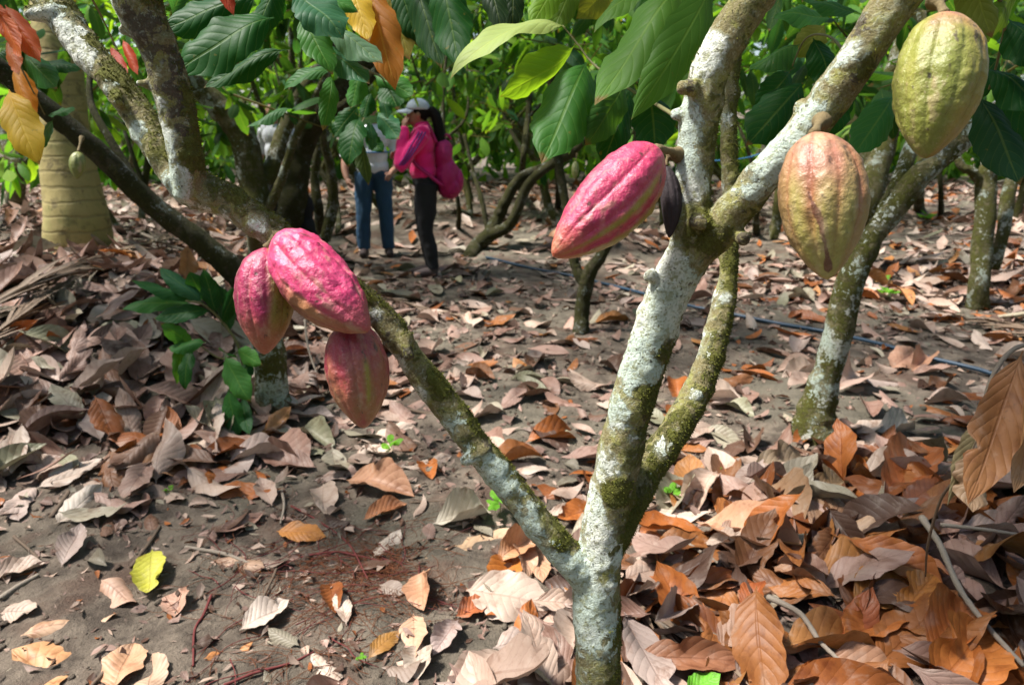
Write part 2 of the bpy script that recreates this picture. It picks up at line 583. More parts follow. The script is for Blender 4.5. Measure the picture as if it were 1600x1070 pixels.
def leaf_template(nu, nv, r, kind):
    """kind 'dry' (curled litter) or 'green'; arrays x (widths), y (lengths), zL (lengths), zW (widths)"""
    v = np.linspace(0, 1, nv + 1)
    u = np.linspace(-1, 1, nu + 1)
    if nv <= 10:
        v = np.array([0, .08] + list(np.linspace(.2, 1, nv - 1)))
    U, V = np.meshgrid(u, v)
    sh = np.interp(V, SHV, SHW)
    wav = 1 + (0.05 * np.sin(V * 38 + r.random() * 6) + 0.04 * np.sin(V * 17 + U * 2 + r.random() * 6)) * np.abs(U) ** 3 * (nv > 10)
    if kind == 'dry':
        kap, cup, fold, tw = r.normal(0, .65), r.normal(.08, .3), abs(r.normal(.0, .25)), r.normal(0, .5)
        s = r.normal(0, .9)
    else:
        kap, cup, fold, tw = -abs(r.normal(.7, .5)), r.normal(-.15, .15), abs(r.normal(.12, .1)), r.normal(0, .25)
        s = r.normal(0, .5)
    t = kap * (V - .3) + s * (V - .5) ** 2
    dv = np.gradient(v)[:, None]
    cy, cz = np.cumsum(np.cos(t) * dv, 0), np.cumsum(np.sin(t) * dv, 0)
    cy, cz = cy - cy[:1], cz - cz[:1]
    x = U * sh * .5 * wav
    zw = fold * np.abs(U) * sh * .5 + cup * (U * sh) ** 2
    if nv > 10:
        ph = V * 9.5 - np.abs(U) ** 1.2 * 2.2
        zw = zw + (.022 if kind == 'dry' else .007) * np.abs(np.sin(np.pi * ph)) * sh * np.minimum(1, np.abs(U) * 4) * np.minimum(1, (1.02 - np.abs(U)) * 5)
        zw = zw + .055 * np.sin(V * 15 + 3 * np.sign(U) + r.random() * 6) * np.abs(U) ** 2 * sh
        zw = zw + .06 * np.sin(V * 6 + U * 2.5 + r.random() * 6) * sh
        if kind == 'dry' and r.random() < .5:       # a bite or tear at one margin
            c, sd, wd = r.uniform(.35, .85), r.choice([-1, 1]), r.uniform(.03, .07)
            bite = np.exp(-((V - c) / wd) ** 2) * np.clip(U * sd, 0, 1)
            x = x * (1 - .55 * bite)
    ang = tw * (V - .2)
    x, zw = x * np.cos(ang) - zw * np.sin(ang), x * np.sin(ang) + zw * np.cos(ang)
    a = np.arange((nv + 1) * (nu + 1)).reshape(nv + 1, nu + 1)
    f = np.stack([a[:-1, :-1], a[:-1, 1:], a[1:, 1:], a[1:, :-1]], -1).reshape(-1, 4)
    uv = np.stack([(U + 1) / 2, V], -1).reshape(-1, 2)
    return dict(x=x.ravel(), y=cy.ravel(), zl=cz.ravel(), zw=zw.ravel(), f=f, uv=uv)


def template_set(nu, nv, kind, k, seed):
    return [leaf_template(nu, nv, np.random.default_rng(seed + i), kind) for i in range(k)]


T_DRY_HI = template_set(8, 30, 'dry', 26, 100)
T_DRY_LO = template_set(4, 9, 'dry', 26, 100)
T_DRY_FAR = template_set(2, 4, 'dry', 26, 100)
T_GR_HI = template_set(8, 30, 'green', 10, 300)
T_GR_LO = template_set(2, 6, 'green', 10, 300)
T_GR_MID = template_set(4, 9, 'green', 10, 300)


def unit(a):
    a = np.asarray(a, float)
    return a / (np.linalg.norm(a, axis=-1, keepdims=True) + 1e-12)


def leaf_batch(T, pos, D, Nn, L, W, var, col):
    """many leaves into one vertex/face block, arrays of n"""
    n = len(pos)
    D = unit(D)
    Nn = unit(Nn - D * np.sum(Nn * D, -1, keepdims=True))
    S = np.cross(D, Nn)
    X = np.stack([t['x'] for t in T])[var]
    Y = np.stack([t['y'] for t in T])[var]
    ZL = np.stack([t['zl'] for t in T])[var]
    ZW = np.stack([t['zw'] for t in T])[var]
    k = X.shape[1]
    L, W = np.asarray(L)[:, None], np.asarray(W)[:, None]
    v = pos[:, None, :] + S[:, None, :] * (X * W)[..., None] + D[:, None, :] * (Y * L)[..., None] + Nn[:, None, :] * (ZL * L + ZW * W)[..., None]
    f = (T[0]['f'][None] + (np.arange(n) * k)[:, None, None]).reshape(-1, 4)
    uv = np.tile(T[0]['uv'], (n, 1))
    c = np.repeat(np.asarray(col), k, axis=0)
    return v.reshape(-1, 3), f, uv, c


def one_leaf(name, base, tip, width, col, parent=None, facing=None, bend=None, T=None, var=None, mat=None, sag=0.0, seed=0):
    """a single large leaf from base to tip; FACING: the direction its upper side looks"""
    base, tip = np.asarray(base, float), np.asarray(tip, float)
    r = np.random.default_rng(abs(hash((round(base[0], 3), round(tip[2], 3), seed))) % 2 ** 31)
    T = T or T_GR_HI
    var = int(r.integers(len(T))) if var is None else var
    D = tip - base
    L0 = np.linalg.norm(D)
    t = T[var]
    # put the template's own chord on base-tip
    e = np.array([t['y'][-5], t['zl'][-5]])
    ch = np.linalg.norm(e)
    ca, sa = e / ch
    facing = np.array([0, -.4, 1.0]) if facing is None else np.asarray(facing, float)
    D = unit(D)
    Nn = unit(facing - D * facing.dot(D))
    y, z = (t['y'] * ca + t['zl'] * sa) / ch * L0, (-t['y'] * sa + t['zl'] * ca) / ch * L0
    S = np.cross(D, Nn)
    v = base + np.outer(t['x'] * width, S) + np.outer(y, D) + np.outer(z + t['zw'] * width, Nn)
    c = np.broadcast_to(np.asarray(col, float), (len(v), 3))
    return mk(name, v, t['f'], mat or M['leaf'], parent, t['uv'], c)


# ------------------------------------------------------------------ the big cocoa tree in front
CH = {
    'trunk': [(933, 1070, 1.25, 39), (931, 960, 1.235, 41), (935, 880, 1.22, 42), (948, 800, 1.2, 43), (966, 720, 1.18, 44), (988, 630, 1.15, 44), (1012, 550, 1.13, 45), (1045, 455, 1.1, 48), (1080, 395, 1.08, 49)],
    'upright': [(1078, 410, 1.08, 46), (1082, 300, 1.06, 38), (1090, 210, 1.04, 39), (1104, 130, 1.02, 42), (1135, 60, 1.0, 43), (1176, 0, .98, 40), (1225, -80, .96, 40), (1290, -190, .94, 34), (1390, -330, .93, 28)],
    'right': [(1070, 415, 1.08, 42), (1130, 350, 1.05, 41), (1205, 265, 1.0, 39), (1290, 165, .96, 41), (1355, 70, .92, 45), (1402, 0, .9, 46), (1460, -80, .88, 46), (1540, -190, .86, 42), (1640, -330, .84, 34)],
    'second': [(955, 850, 1.22, 28), (975, 800, 1.235, 31), (1010, 735, 1.25, 31), (1055, 670, 1.27, 28), (1093, 600, 1.28, 26), (1120, 520, 1.29, 22), (1136, 440, 1.30, 18), (1140, 330, 1.31, 15), (1138, 200, 1.32, 14), (1146, 90, 1.32, 12), (1160, -30, 1.33, 11), (1150, -200, 1.3, 9)],
    'left': [(925, 905, 1.22, 34), (880, 862, 1.2, 29), (820, 792, 1.18, 27), (745, 697, 1.16, 27), (663, 588, 1.14, 26), (600, 500, 1.12, 25), (520, 430, 1.11, 25), (425, 362, 1.1, 28), (355, 315, 1.1, 31), (290, 285, 1.1, 33), (240, 215, 1.11, 29), (180, 130, 1.12, 27), (125, 65, 1.13, 28), (80, 0, 1.14, 29), (20, -80, 1.15, 28), (-90, -220, 1.15, 24)],
    'leftup': [(300, 305, 1.09, 30), (295, 262, 1.07, 32), (280, 190, 1.05, 33), (262, 120, 1.03, 36), (240, 60, 1.01, 39), (214, 0, .99, 44), (185, -90, .97, 46), (150, -250, .95, 42)],
}
PATCH_W = [(1000, 520, 45), (1022, 470, 50), (1040, 440, 40), (985, 590, 25), (1030, 595, 18), (960, 650, 30), (945, 730, 25), (930, 800, 28), (950, 870, 35), (915, 950, 42), (930, 1005, 34), (905, 905, 26),
           (1060, 215, 24), (1066, 260, 18), (1095, 100, 34), (1055, 180, 18), (1120, 70, 22), (1250, 188, 30), (1215, 235, 32), (1188, 268, 26), (1322, 90, 20), (1180, 305, 18), (1100, 300, 18), (800, 760, 32), (775, 722, 18), (835, 815, 30), (880, 870, 24),
           (705, 665, 22), (735, 706, 20), (650, 618, 15), (622, 580, 14), (600, 490, 12), (410, 352, 17), (275, 302, 30), (112, 62, 32), (88, 28, 30), (132, 85, 18), (165, 122, 15), (208, 200, 14), (288, 278, 22), (270, 240, 16), (250, 170, 13), (245, 120, 9), (258, 215, 13),
           (1100, 612, 10), (1131, 460, 8), (1045, 692, 16), (1060, 662, 7), (1135, 180, 16), (222, 18, 9), (260, 95, 9), (1000, 700, 16)]
PATCH_D = [(868, 808, 22), (765, 690, 17), (640, 545, 16), (612, 522, 14), (962, 812, 14), (1005, 668, 16), (1068, 140, 17), (1310, 132, 18), (1150, 358, 14), (240, 100, 30), (258, 170, 20), (215, 30, 22), (1088, 335, 14), (212, 165, 16), (1130, 30, 18), (290, 210, 9), (948, 905, 13), (1335, 45, 14)]
PATCH_M = [(962, 1000, 18), (942, 772, 18), (1045, 545, 24), (880, 845, 16), (690, 590, 18), (1020, 620, 20), (300, 250, 20), (1090, 380, 30), (1350, 110, 22), (960, 780, 20), (990, 830, 25), (955, 870, 12), (180, 100, 22), (150, 60, 18)]


def build_main_tree():
    root = empty("cocoa_tree", (0.165, 1.03, 0), "large lichen-white cocoa tree forking low, hung with big pink and tan pods", "tree")
    pts3 = {}
    V, Fc, n = [], [], 0
    for k, ch in CH.items():
        q = np.array([P(*c[:3]) for c in ch])
        thin = {'upright': .73, 'right': .74, 'leftup': .77}.get(k, .86)
        r = np.array([c[3] * c[2] / F_PX * (thin if k != 'trunk' else float(np.interp(c[1], [395, 640, 900, 1000], [.70, .75, .84, .88]))) for c in ch])
        if k == 'trunk':
            q = np.vstack([[0.165, 1.035, -0.15], [0.163, 1.03, 0.03], [0.158, 1.025, .22], q])
            r = np.concatenate([[.085, .066, .050], r])
        m = catmull(np.hstack([q, r[:, None]]), 90)
        pts3[k] = m
        v, f = tube(q, r, n=90, seg=20, lump=.10, seed=len(k))
        V.append(v); Fc.append(f + n); n += len(v)
    # stubs and knobs of pruned twigs
    stubs = [((262, 70, 1.0), (190, 47, 1.0), 10), ((250, 135, 1.03), (214, 128, 1.02), 8), ((760, 700, 1.15), (722, 722, 1.13), 11), ((90, 20, 1.12), (40, 22, 1.11), 13), ((1085, 138, 1.0), (1060, 136, .995), 13),
             ((1256, 172, .98), (1253, 158, .975), 13), ((1022, 430, 1.08), (1010, 433, 1.075), 9), ((183, 155, 1.1), (186, 158, 1.07), 10), ((1160, 372, 1.03), (1162, 370, 1.0), 10), ((635, 525, 1.11), (640, 560, 1.095), 12), ((1090, 345, 1.04), (1100, 350, 1.02), 12), ((1066, 178, 1.03), (1050, 180, 1.03), 9)]
    for a, b, hw in stubs:
        v, f = tube([P(*a), (P(*a) + P(*b)) / 2, P(*b)], [hw * 1.25 * a[2] / F_PX, hw * a[2] / F_PX, hw * .75 * b[2] / F_PX], n=10, seg=10, lump=.2)
        V.append(v); Fc.append(f + n); n += len(v)
    v, f, nr = remesh(np.vstack(V), np.vstack(Fc), 0.0036, 5)
    # nearest limb, for the split into parts
    keys = list(pts3)
    best = np.full(len(v), 1e9)
    own = np.zeros(len(v), int)
    for i, k in enumerate(keys):
        m = pts3[k]
        for a in range(0, len(v), 20000):
            d = np.min(np.linalg.norm(v[a:a + 20000, None, :] - m[None, ::2, :3], axis=2) - m[None, ::2, 3], axis=1)
            w = d < best[a:a + 20000]
            best[a:a + 20000][w] = d[w]
            own[a:a + 20000][w] = i
    nx, nz = nr[:, 0], nr[:, 2]
    low = fbm(v * 11, 4, 41)
    low2 = fbm(v * 14 + 5, 4, 57)
    L = 0.15 + 0.48 * low - 0.28 * nx - 0.08 * nz
    Ms = 0.26 + 0.42 * low2 + 0.34 * nx + 0.18 * nz
    D = 0.27 + 0.5 * fbm(v * 17 + 9, 4, 77) + .05 * nx
    is_ = lambda k_: own == keys.index(k_)
    L = np.where(is_('trunk'), L + .05, L)
    L = np.where(is_('left'), 0.20 + 0.45 * low - 0.34 * nz - .1 * nx, L)
    Ms = np.where(is_('left'), 0.34 + 0.38 * low2 + 0.42 * nz, Ms)
    L = np.where(is_('leftup'), L - .10 - .2 * nx, L)
    D = np.where(is_('leftup'), D + .16 + .1 * nx, D)
    L = np.where(is_('second'), L - .10, L)
    Ms = np.where(is_('second'), Ms + .16, Ms)
    px, py, dep = project(v)
    warp = fbm(v * 26, 3, 61)
    for lst, arr in ((PATCH_W, 0), (PATCH_D, 1), (PATCH_M, 2)):
        for cx, cy, r in lst:
            near = np.where((abs(px - cx) < 8) & (abs(py - cy) < 8))[0]
            if not len(near):
                continue
            c = v[near[np.argmin(dep[near])]]
            rr = r * dep[near].min() / F_PX * 1.15
            w = sstep(1.7, .25, np.linalg.norm(v - c, axis=1) / rr + .75 * warp)
            if arr == 0:
                L = L + w * .60; D = D * (1 - .8 * w); Ms = Ms - .12 * w
            elif arr == 1:
                D = D + w * .36; L = L - .35 * w; Ms = Ms - .3 * w
            else:
                Ms = Ms + w * .42; L = L - .35 * w
    lich = sstep(.45, .6, L + .35 * fbm(v * 46, 3, 5))
    moss = sstep(.42, .66, Ms) * (1 - lich)
    disp = .0035 * fbm(v * 14, 3, 21) + .0022 * fbm(v * 42, 3, 22) + .0012 * fbm(v * 130, 2, 23) + .0012 * lich + .0018 * moss
    kn = np.random.default_rng(9)
    for i in kn.choice(len(v), 150):
        rr = kn.uniform(.006, .015)
        disp = disp + kn.uniform(.2, .42) * rr * np.exp(-(np.linalg.norm(v - v[i], axis=1) / rr) ** 2)
    v = v + nr * disp[:, None]
    paint = np.stack([np.clip(L, 0, 1), np.clip(Ms, 0, 1), np.clip(D, 0, 1)], -1)
    fo = own[f[:, 0]]
    parts = {}
    for i, k in enumerate(keys):
        ff = f[fo == i]
        idx = np.unique(ff)
        mp = np.zeros(len(v), int)
        mp[idx] = np.arange(len(idx))
        o = mk("trunk" if k == 'trunk' else "branch", v[idx], mp[ff], M['bark'], root, attrs={'Paint': paint[idx]})
        parts[k] = o
    # moss tufts: real blades standing on the mossy bark
    sel = rng.choice(len(v), min(len(v), 90000))
    sel = sel[rng.random(len(sel)) < (moss[sel] * .9 + .02)]
    b = v[sel]
    nn = unit(nr[sel] + rng.normal(0, .45, (len(sel), 3)))
    sd = unit(np.cross(nn, rng.normal(0, 1, (len(sel), 3))))
    h = rng.uniform(.0012, .0045, (len(sel), 1))
    w = rng.uniform(.0006, .0014, (len(sel), 1))
    t = np.stack([b - sd * w - nn * .001, b + sd * w - nn * .001, b + sd * w * .3 + nn * h, b - sd * w * .3 + nn * h * .9], 1).reshape(-1, 3)
    mo = mk("moss", t, np.arange(len(t)).reshape(-1, 4), M['mossblade'], root, smooth=False)
    mo['kind'] = 'stuff'
    return root, parts


TREE, TREE_PARTS = build_main_tree()


# ------------------------------------------------------------------ pods
def pod_material():
    m, nt, out = mat_new("pod_skin")
    t = NT(nt)
    col = t.attr("Col").outputs["Color"]
    fine = t.noise(330.0, t.pos(), 4, 0.6)
    med = t.noise(120.0, t.pos(), 4, 0.6)
    spots = t.step(t.noise(190.0, t.pos(), 2, 0.5), 0.70, 0.76)
    c = t.mix(t.m('MULTIPLY', t.m('SUBTRACT', med, 0.35), 0.9, clamp=True), col, t.mix(1.0, col, (0.62, 0.55, 0.5), 'MULTIPLY'))
    streak = t.noise(60.0, t.node("VectorMath", {0: t.pos(), 1: (1.0, 1.0, 0.35)}, operation='MULTIPLY').outputs[0], 5, 0.7, 0.8)
    c = t.mix(t.m('MULTIPLY', t.step(streak, 0.52, 0.68), 0.42), c, t.mix(0.5, c, (0.52, 0.36, 0.24)))
    c = t.mix(t.m('MULTIPLY', t.step(streak, 0.46, 0.30), 0.5), c, t.mix(1.0, c, (0.55, 0.5, 0.5), 'MULTIPLY'))
    c = t.mix(t.m('MULTIPLY', t.step(fine, 0.55, 0.75), 0.30), c, (0.55, 0.38, 0.30))
    c = t.mix(t.m('MULTIPLY', spots, 0.55), c, (0.07, 0.035, 0.02))
    h = t.m('ADD', med, t.m('MULTIPLY', fine, 0.4))
    b = t.bsdf(out, Base_Color=c, Roughness=t.m('MULTIPLY_ADD', streak, 0.5, 0.19), Normal=t.bump(h, 0.7, 0.003))
    b.inputs["Specular IOR Level"].default_value = 0.55
    return m


M['pod'] = pod_material()
M['podstalk'] = simple("pod_stalk", (0.15, 0.11, 0.05), 0.85, 220, 0.002, var=.5)
PROF_V = [0, .015, .05, .12, .22, .35, .48, .6, .72, .82, .90, .955, .985, 1]
PROF_R = [.0, .17, .42, .68, .87, .98, 1, .935, .80, .61, .41, .25, .13, .0]


def make_pod(label, p0, p1, halfw, colf, stalk_from, depth_ratio=1.0, warts=1.0, ridge=.105, roll=0.0, neck=0, seed=0, mat=None, nu=150, nv=110, name="cocoa_pod", groove=1.0, group=None, stalk=True, stalk_r=.0052):
    """pod from stalk end p0 to tip p1; angle 0 of its surface looks at the camera, +90 degrees to its right"""
    p0, p1 = np.asarray(p0, float), np.asarray(p1, float)
    a = unit(p1 - p0)
    c = (p0 + p1) / 2
    fr = unit(CAM - c)
    fr = unit(fr - a * fr.dot(a))
    sd = np.cross(fr, a)
    if sd[0] < 0:
        sd = -sd
    L = np.linalg.norm(p1 - p0)
    vv = np.linspace(0, 1, nv) ** 1.0
    vv = .5 - .5 * np.cos(np.pi * vv) * .35 - .5 * (1 - 2 * vv) * .65
    th = np.linspace(0, 2 * np.pi, nu, endpoint=False)
    TH, VV = np.meshgrid(th, vv)
    r = np.interp(VV, PROF_V, PROF_R)
    k = np.ones(5) / 5
    for j in range(nu):
        pad = np.concatenate([[r[0, j]] * 2, r[:, j], [r[-1, j]] * 2])
        r[:, j] = np.where((vv > .04) & (vv < .97), np.convolve(pad, k, 'valid'), r[:, j])
    q = TH + roll + .12 * np.sin(VV * 3 + seed)
    # ten ribs in pairs: a deep furrow, then a shallow one
    g1 = np.abs(np.sin(2.5 * q)) ** .7
    g2 = np.abs(np.cos(2.5 * q)) ** .7
    fur = np.clip(1 - g1, 0, 1) ** 1.5 * 1.0 + np.clip(1 - g2, 0, 1) ** 1.5 * .6
    end = np.clip(np.sin(np.pi * np.clip(VV, 0, 1)) * 1.6, .25, 1)
    rr = r * (1 - ridge * groove * fur * end)
    P3 = np.stack([np.cos(TH) * r * halfw, np.sin(TH) * r * halfw, VV * L], -1)
    wart = fbm(P3 * 75 + seed * 3.3, 3, seed + 3)
    wart = np.where(wart > 0, wart, wart * .5)
    lump = fbm(P3 * np.array([28, 28, 12]) + seed, 3, seed + 9)
    rad = rr * halfw + (warts * .0026 * wart + .0026 * lump) * np.clip(r * 1.2, 0, 1) * (halfw / .05)
    v = (c - a * L / 2) + (VV * L)[..., None] * a + (np.cos(TH) * rad * depth_ratio)[..., None] * fr + (np.sin(TH) * rad)[..., None] * sd
    bend = (np.sin(np.pi * VV) * L * neck)[..., None] * sd
    v = (v + bend).reshape(-1, 3)
    ii = np.arange(nu * nv).reshape(nv, nu)
    b = np.roll(ii, -1, 1)
    f = np.stack([ii[:-1], ii[1:], b[1:], b[:-1]], -1).reshape(-1, 4)
    ns = lambda s, sd_: fbm(P3 * np.array([s, s, s * .45]) + sd_, 4, int(sd_) + 13)
    col = colf(np.sin(TH), np.cos(TH), VV, np.clip(fur, 0, 1), ns, TH)
    col = col * (1 - .38 * sstep(.0, .5, ns(22, 31)))[..., None]              # dull blotches
    col = lerp(col, (.45, .32, .20), sstep(.22, .5, ns(85, 32)) * .42 * sstep(.05, .2, VV))   # corky scuffs
    col = lerp(col, (.05, .03, .02), sstep(.52, .6, ns(150, 33)) * .8)       # insect marks
    root = empty(name, p0, label, "cocoa pod" if name == "cocoa_pod" else "pod", group)
    mk("husk", v, f, mat or M['pod'], root, None, np.clip(col.reshape(-1, 3), .004, .9))
    if stalk:
        s0 = np.asarray(stalk_from, float)
        e = p0 + a * L * .012
        tv, tf = tube([s0, (s0 + e) / 2 + unit(s0 - p1) * .003, e], [stalk_r * 2.6, stalk_r, stalk_r * 1.35], n=16, seg=12, lump=.25, seed=seed)
        mk("stalk", tv, tf, M['podstalk'], root)
    return root


def lerp(a, b, t):
    return np.asarray(a) * (1 - t[..., None]) + np.asarray(b) * t[..., None]


PINK, CRIM, GREEN, RUST, TAN, YGR = (.52, .03, .125), (.28, .012, .07), (.25, .25, .03), (.36, .12, .05), (.46, .24, .14), (.34, .31, .055)


def col_a(sx, cz, v, fur, ns, th):
    c = lerp(CRIM, (.40, .018, .10), sstep(-.3, .5, ns(30, 1)))
    g = sstep(-.12, .32, sx + .25 * ns(35, 2) - .2 * (v < .2)) * sstep(1.0, .75, v)
    c = lerp(c, GREEN, np.clip(g, 0, 1) * .9)
    c = lerp(c, RUST, sstep(.55, .95, v + .2 * ns(28, 3)) * .85)
    return lerp(c, (.30, .10, .05), fur * .22)


def col_b(sx, cz, v, fur, ns, th):
    c = lerp(PINK, (.66, .075, .20), sstep(-.2, .5, ns(34, 4)))
    g = sstep(.42, .8, -sx * .0 + np.abs(np.sin(th + 1.1)) * .0 + sstep(-.35, -.75, sx) * .9 + .3 * ns(40, 5)) * sstep(.25, .6, v)
    c = lerp(c, (.36, .20, .06), g * .85)
    c = lerp(c, (.34, .09, .06), sstep(.72, .98, v + .15 * ns(30, 6)) * .8)
    return lerp(c, (.42, .04, .09), fur * .35)


def col_c(sx, cz, v, fur, ns, th):
    c = lerp((.34, .035, .06), (.34, .11, .065), sstep(-.2, .5, ns(38, 7) + v - .35))
    c = lerp(c, (.30, .16, .05), sstep(.1, .6, ns(60, 8) + (v - .5) * .7) * .7)
    g = np.exp(-((sx - .28) / .09) ** 2) * sstep(.3, .45, v) * sstep(.85, .7, v)
    c = lerp(c, (.30, .27, .03), np.clip(g, 0, 1) * .85)
    c = lerp(c, (.34, .02, .06), fur * .5 * sstep(.6, .2, v))
    return c


def col_d(sx, cz, v, fur, ns, th):
    c = lerp((.50, .04, .115), (.38, .022, .08), sstep(-.2, .4, ns(30, 9)))
    g = np.maximum(np.exp(-((sx - .56) / .10) ** 2), sstep(.84, .97, sx)) * sstep(.02, .3, v + .2 * ns(30, 10))
    c = lerp(c, (.30, .27, .03), np.clip(g * (1.15 + .7 * ns(50, 11)), 0, 1) * .95)
    c = lerp(c, (.46, .12, .05), sstep(.78, .97, v + .12 * ns(25, 12)) * .9)
    return lerp(c, (.40, .03, .07), fur * .25)


def col_e(sx, cz, v, fur, ns, th):
    c = lerp((.42, .215, .14), (.34, .32, .085), sstep(.05, .5, v + .28 * ns(22, 13)))
    c = lerp(c, (.50, .45, .24), sstep(.0, .5, ns(30, 14)) * .75)
    c = lerp(c, (.33, .10, .055), np.clip(fur * 1.5, 0, 1) * sstep(1.0, .45, v) * .8)
    c = lerp(c, (.34, .16, .08), sstep(.6, .95, np.abs(sx)) * .55)
    # brown split scar low on the front
    px = np.interp(v, [.44, .55, .66, .8, .93], [-.28, -.2, -.1, -.02, .08])
    wd = np.interp(v, [.42, .5, .57, .66, .8, .86, .9, .94, .96], [.0, .03, .09, .06, .05, .09, .24, .30, .0])
    sc = sstep(1.15, .85, np.abs(sx - px - .05 * ns(60, 15)) / np.maximum(wd, 1e-3)) * (cz > 0) * (v > .43) * (v < .955)
    return lerp(c, (.13, .05, .03), sc * .95)


def col_f(sx, cz, v, fur, ns, th):
    c = lerp((.29, .29, .055), (.20, .22, .035), sstep(-.3, .4, ns(24, 16)))
    c = lerp(c, (.42, .17, .10), sstep(.34, .08, v + .18 * ns(22, 17)) * sstep(-.75, -.1, sx) * .9)
    c = lerp(c, (.36, .22, .05), sstep(.35, .9, sx + .2 * ns(30, 18)) * .7)
    c = lerp(c, (.20, .19, .05), fur * .3)
    sp = (((sx + .22) / .05) ** 2 + ((v - .525) / .018) ** 2 < 1) & (cz > 0)
    return lerp(c, (.03, .02, .01), sp * .95)


def hw(px, d):
    return px * d / F_PX


make_pod("dark crimson pod with a green right flank, leftmost of the three on the left branch", P(416, 386, 1.07), P(413, 554, 1.07), hw(47, 1.07), col_a, P(433, 372, 1.075), seed=1, roll=.5, neck=.0)
make_pod("bright pink pod slanting above two others on the left branch", P(436, 366, 1.06), P(576, 518, 1.0), hw(55, 1.03), col_b, P(432, 368, 1.09), seed=2, roll=.15, warts=1.7, neck=-.035)
make_pod("dusky red-brown pod hanging lowest under the bright pink pod", P(546, 500, 1.075), P(569, 669, 1.075), hw(50, 1.075), col_c, P(548, 455, 1.1), seed=3, roll=.2, neck=.012)
make_pod("glossy pink pod with green stripes pointing down-left from the upright limb", P(1027, 231, 1.0), P(864, 401, .96), hw(58, .98), col_d, P(1064, 243, 1.045), seed=4, roll=.33, warts=1.2, stalk_r=.0055, neck=.03)
make_pod("tan and green pod with a brown split scar hanging under the right limb", P(1272, 206, .88), P(1293, 437, .88), hw(67, .88), col_e, P(1285, 190, .93), seed=5, roll=.25, neck=.015)
make_pod("yellow-green pod with a reddish shoulder and black spot, highest on the right", P(1476, 20, .85), P(1446, 248, .85), hw(66, .85), col_f, P(1462, 0, .87), seed=6, roll=.1, neck=.02)


def col_dry(sx, cz, v, fur, ns, th):
    return lerp((.018, .012, .014), (.05, .032, .035), sstep(-.3, .5, ns(60, 19)))


M['podry'] = simple("dried_pod_skin", (.028, .019, .021), .75, 150, .002, var=.6)
make_pod("small shrivelled black pod hanging behind the glossy pink pod", P(1040, 258, 1.05), P(1046, 372, 1.05), hw(17, 1.05), col_dry, P(1046, 246, 1.05), seed=7, ridge=.2, mat=M['podry'], nu=60, nv=50, stalk_r=.003, neck=.05)


def col_young(sx, cz, v, fur, ns, th):
    return lerp((.16, .19, .04), (.26, .27, .08), sstep(-.3, .4, ns(30, 20) - fur * .4))


make_pod("small unripe green pod in front of the ringed palm trunk", P(122, 237, 2.7), P(120, 280, 2.7), hw(12, 2.7), col_young, P(128, 215, 2.75), seed=8, nu=60, nv=50, stalk_r=.004)
make_pod("tiny pale green pod dangling over the dry leaves beside the pink pod", P(899, 252, 4.2), P(898, 280, 4.2), hw(6, 4.2), col_young, P(902, 240, 4.2), seed=9, nu=40, nv=36, stalk_r=.003)


# ------------------------------------------------------------------ near leaf sprays of the big tree
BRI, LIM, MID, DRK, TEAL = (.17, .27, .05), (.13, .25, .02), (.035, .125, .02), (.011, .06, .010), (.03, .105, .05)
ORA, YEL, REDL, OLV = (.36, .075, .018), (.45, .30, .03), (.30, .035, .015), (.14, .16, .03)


def twig_part(pts, rad, leaves, parent, tw='twig', mat='greentwig'):
    q = [P(*p) for p in pts]
    v, f = tube(q, np.linspace(rad, rad * .35, len(q)), n=len(q) * 7, seg=8, lump=.15, seed=len(q))
    t = mk(tw, v, f, M[mat], parent)
    for l in leaves:
        b, tp, d0, d1, w, col = l[:6]
        fac = l[6] if len(l) > 6 else None
        B, T_ = P(b[0], b[1], d0), P(tp[0], tp[1], d1)
        one_leaf("leaf", B, T_, w * (d0 + d1) / 2 / F_PX, col, t, fac, seed=int(b[0] * 7 + tp[1]))
    return t


UPC = (0, -1.0, .25)          # upper side towards the camera
UPS = (-.3, -.45, .9)
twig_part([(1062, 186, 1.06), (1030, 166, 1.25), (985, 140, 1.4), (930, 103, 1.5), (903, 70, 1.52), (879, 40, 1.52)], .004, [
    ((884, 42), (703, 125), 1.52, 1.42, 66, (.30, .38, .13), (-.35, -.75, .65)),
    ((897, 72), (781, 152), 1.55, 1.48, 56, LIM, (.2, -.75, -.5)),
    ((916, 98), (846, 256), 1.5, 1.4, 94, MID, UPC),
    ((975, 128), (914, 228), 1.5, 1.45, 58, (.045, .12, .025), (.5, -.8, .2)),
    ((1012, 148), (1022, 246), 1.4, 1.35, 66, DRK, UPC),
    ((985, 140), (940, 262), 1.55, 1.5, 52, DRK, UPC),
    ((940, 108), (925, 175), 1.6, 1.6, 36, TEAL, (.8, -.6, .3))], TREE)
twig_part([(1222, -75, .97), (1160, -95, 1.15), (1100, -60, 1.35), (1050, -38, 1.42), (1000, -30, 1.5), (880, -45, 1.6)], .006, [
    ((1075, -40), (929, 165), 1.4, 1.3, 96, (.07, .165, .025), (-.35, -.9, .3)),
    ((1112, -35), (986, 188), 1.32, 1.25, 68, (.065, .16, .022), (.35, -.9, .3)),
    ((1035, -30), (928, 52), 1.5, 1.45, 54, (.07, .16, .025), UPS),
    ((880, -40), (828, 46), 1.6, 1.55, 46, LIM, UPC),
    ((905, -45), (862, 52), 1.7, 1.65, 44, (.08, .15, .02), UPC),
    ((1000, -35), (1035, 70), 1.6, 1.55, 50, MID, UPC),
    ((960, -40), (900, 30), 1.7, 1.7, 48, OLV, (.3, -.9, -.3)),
    ((1130, -50), (1060, 40), 1.35, 1.3, 44, (.10, .20, .04), UPC)], TREE)
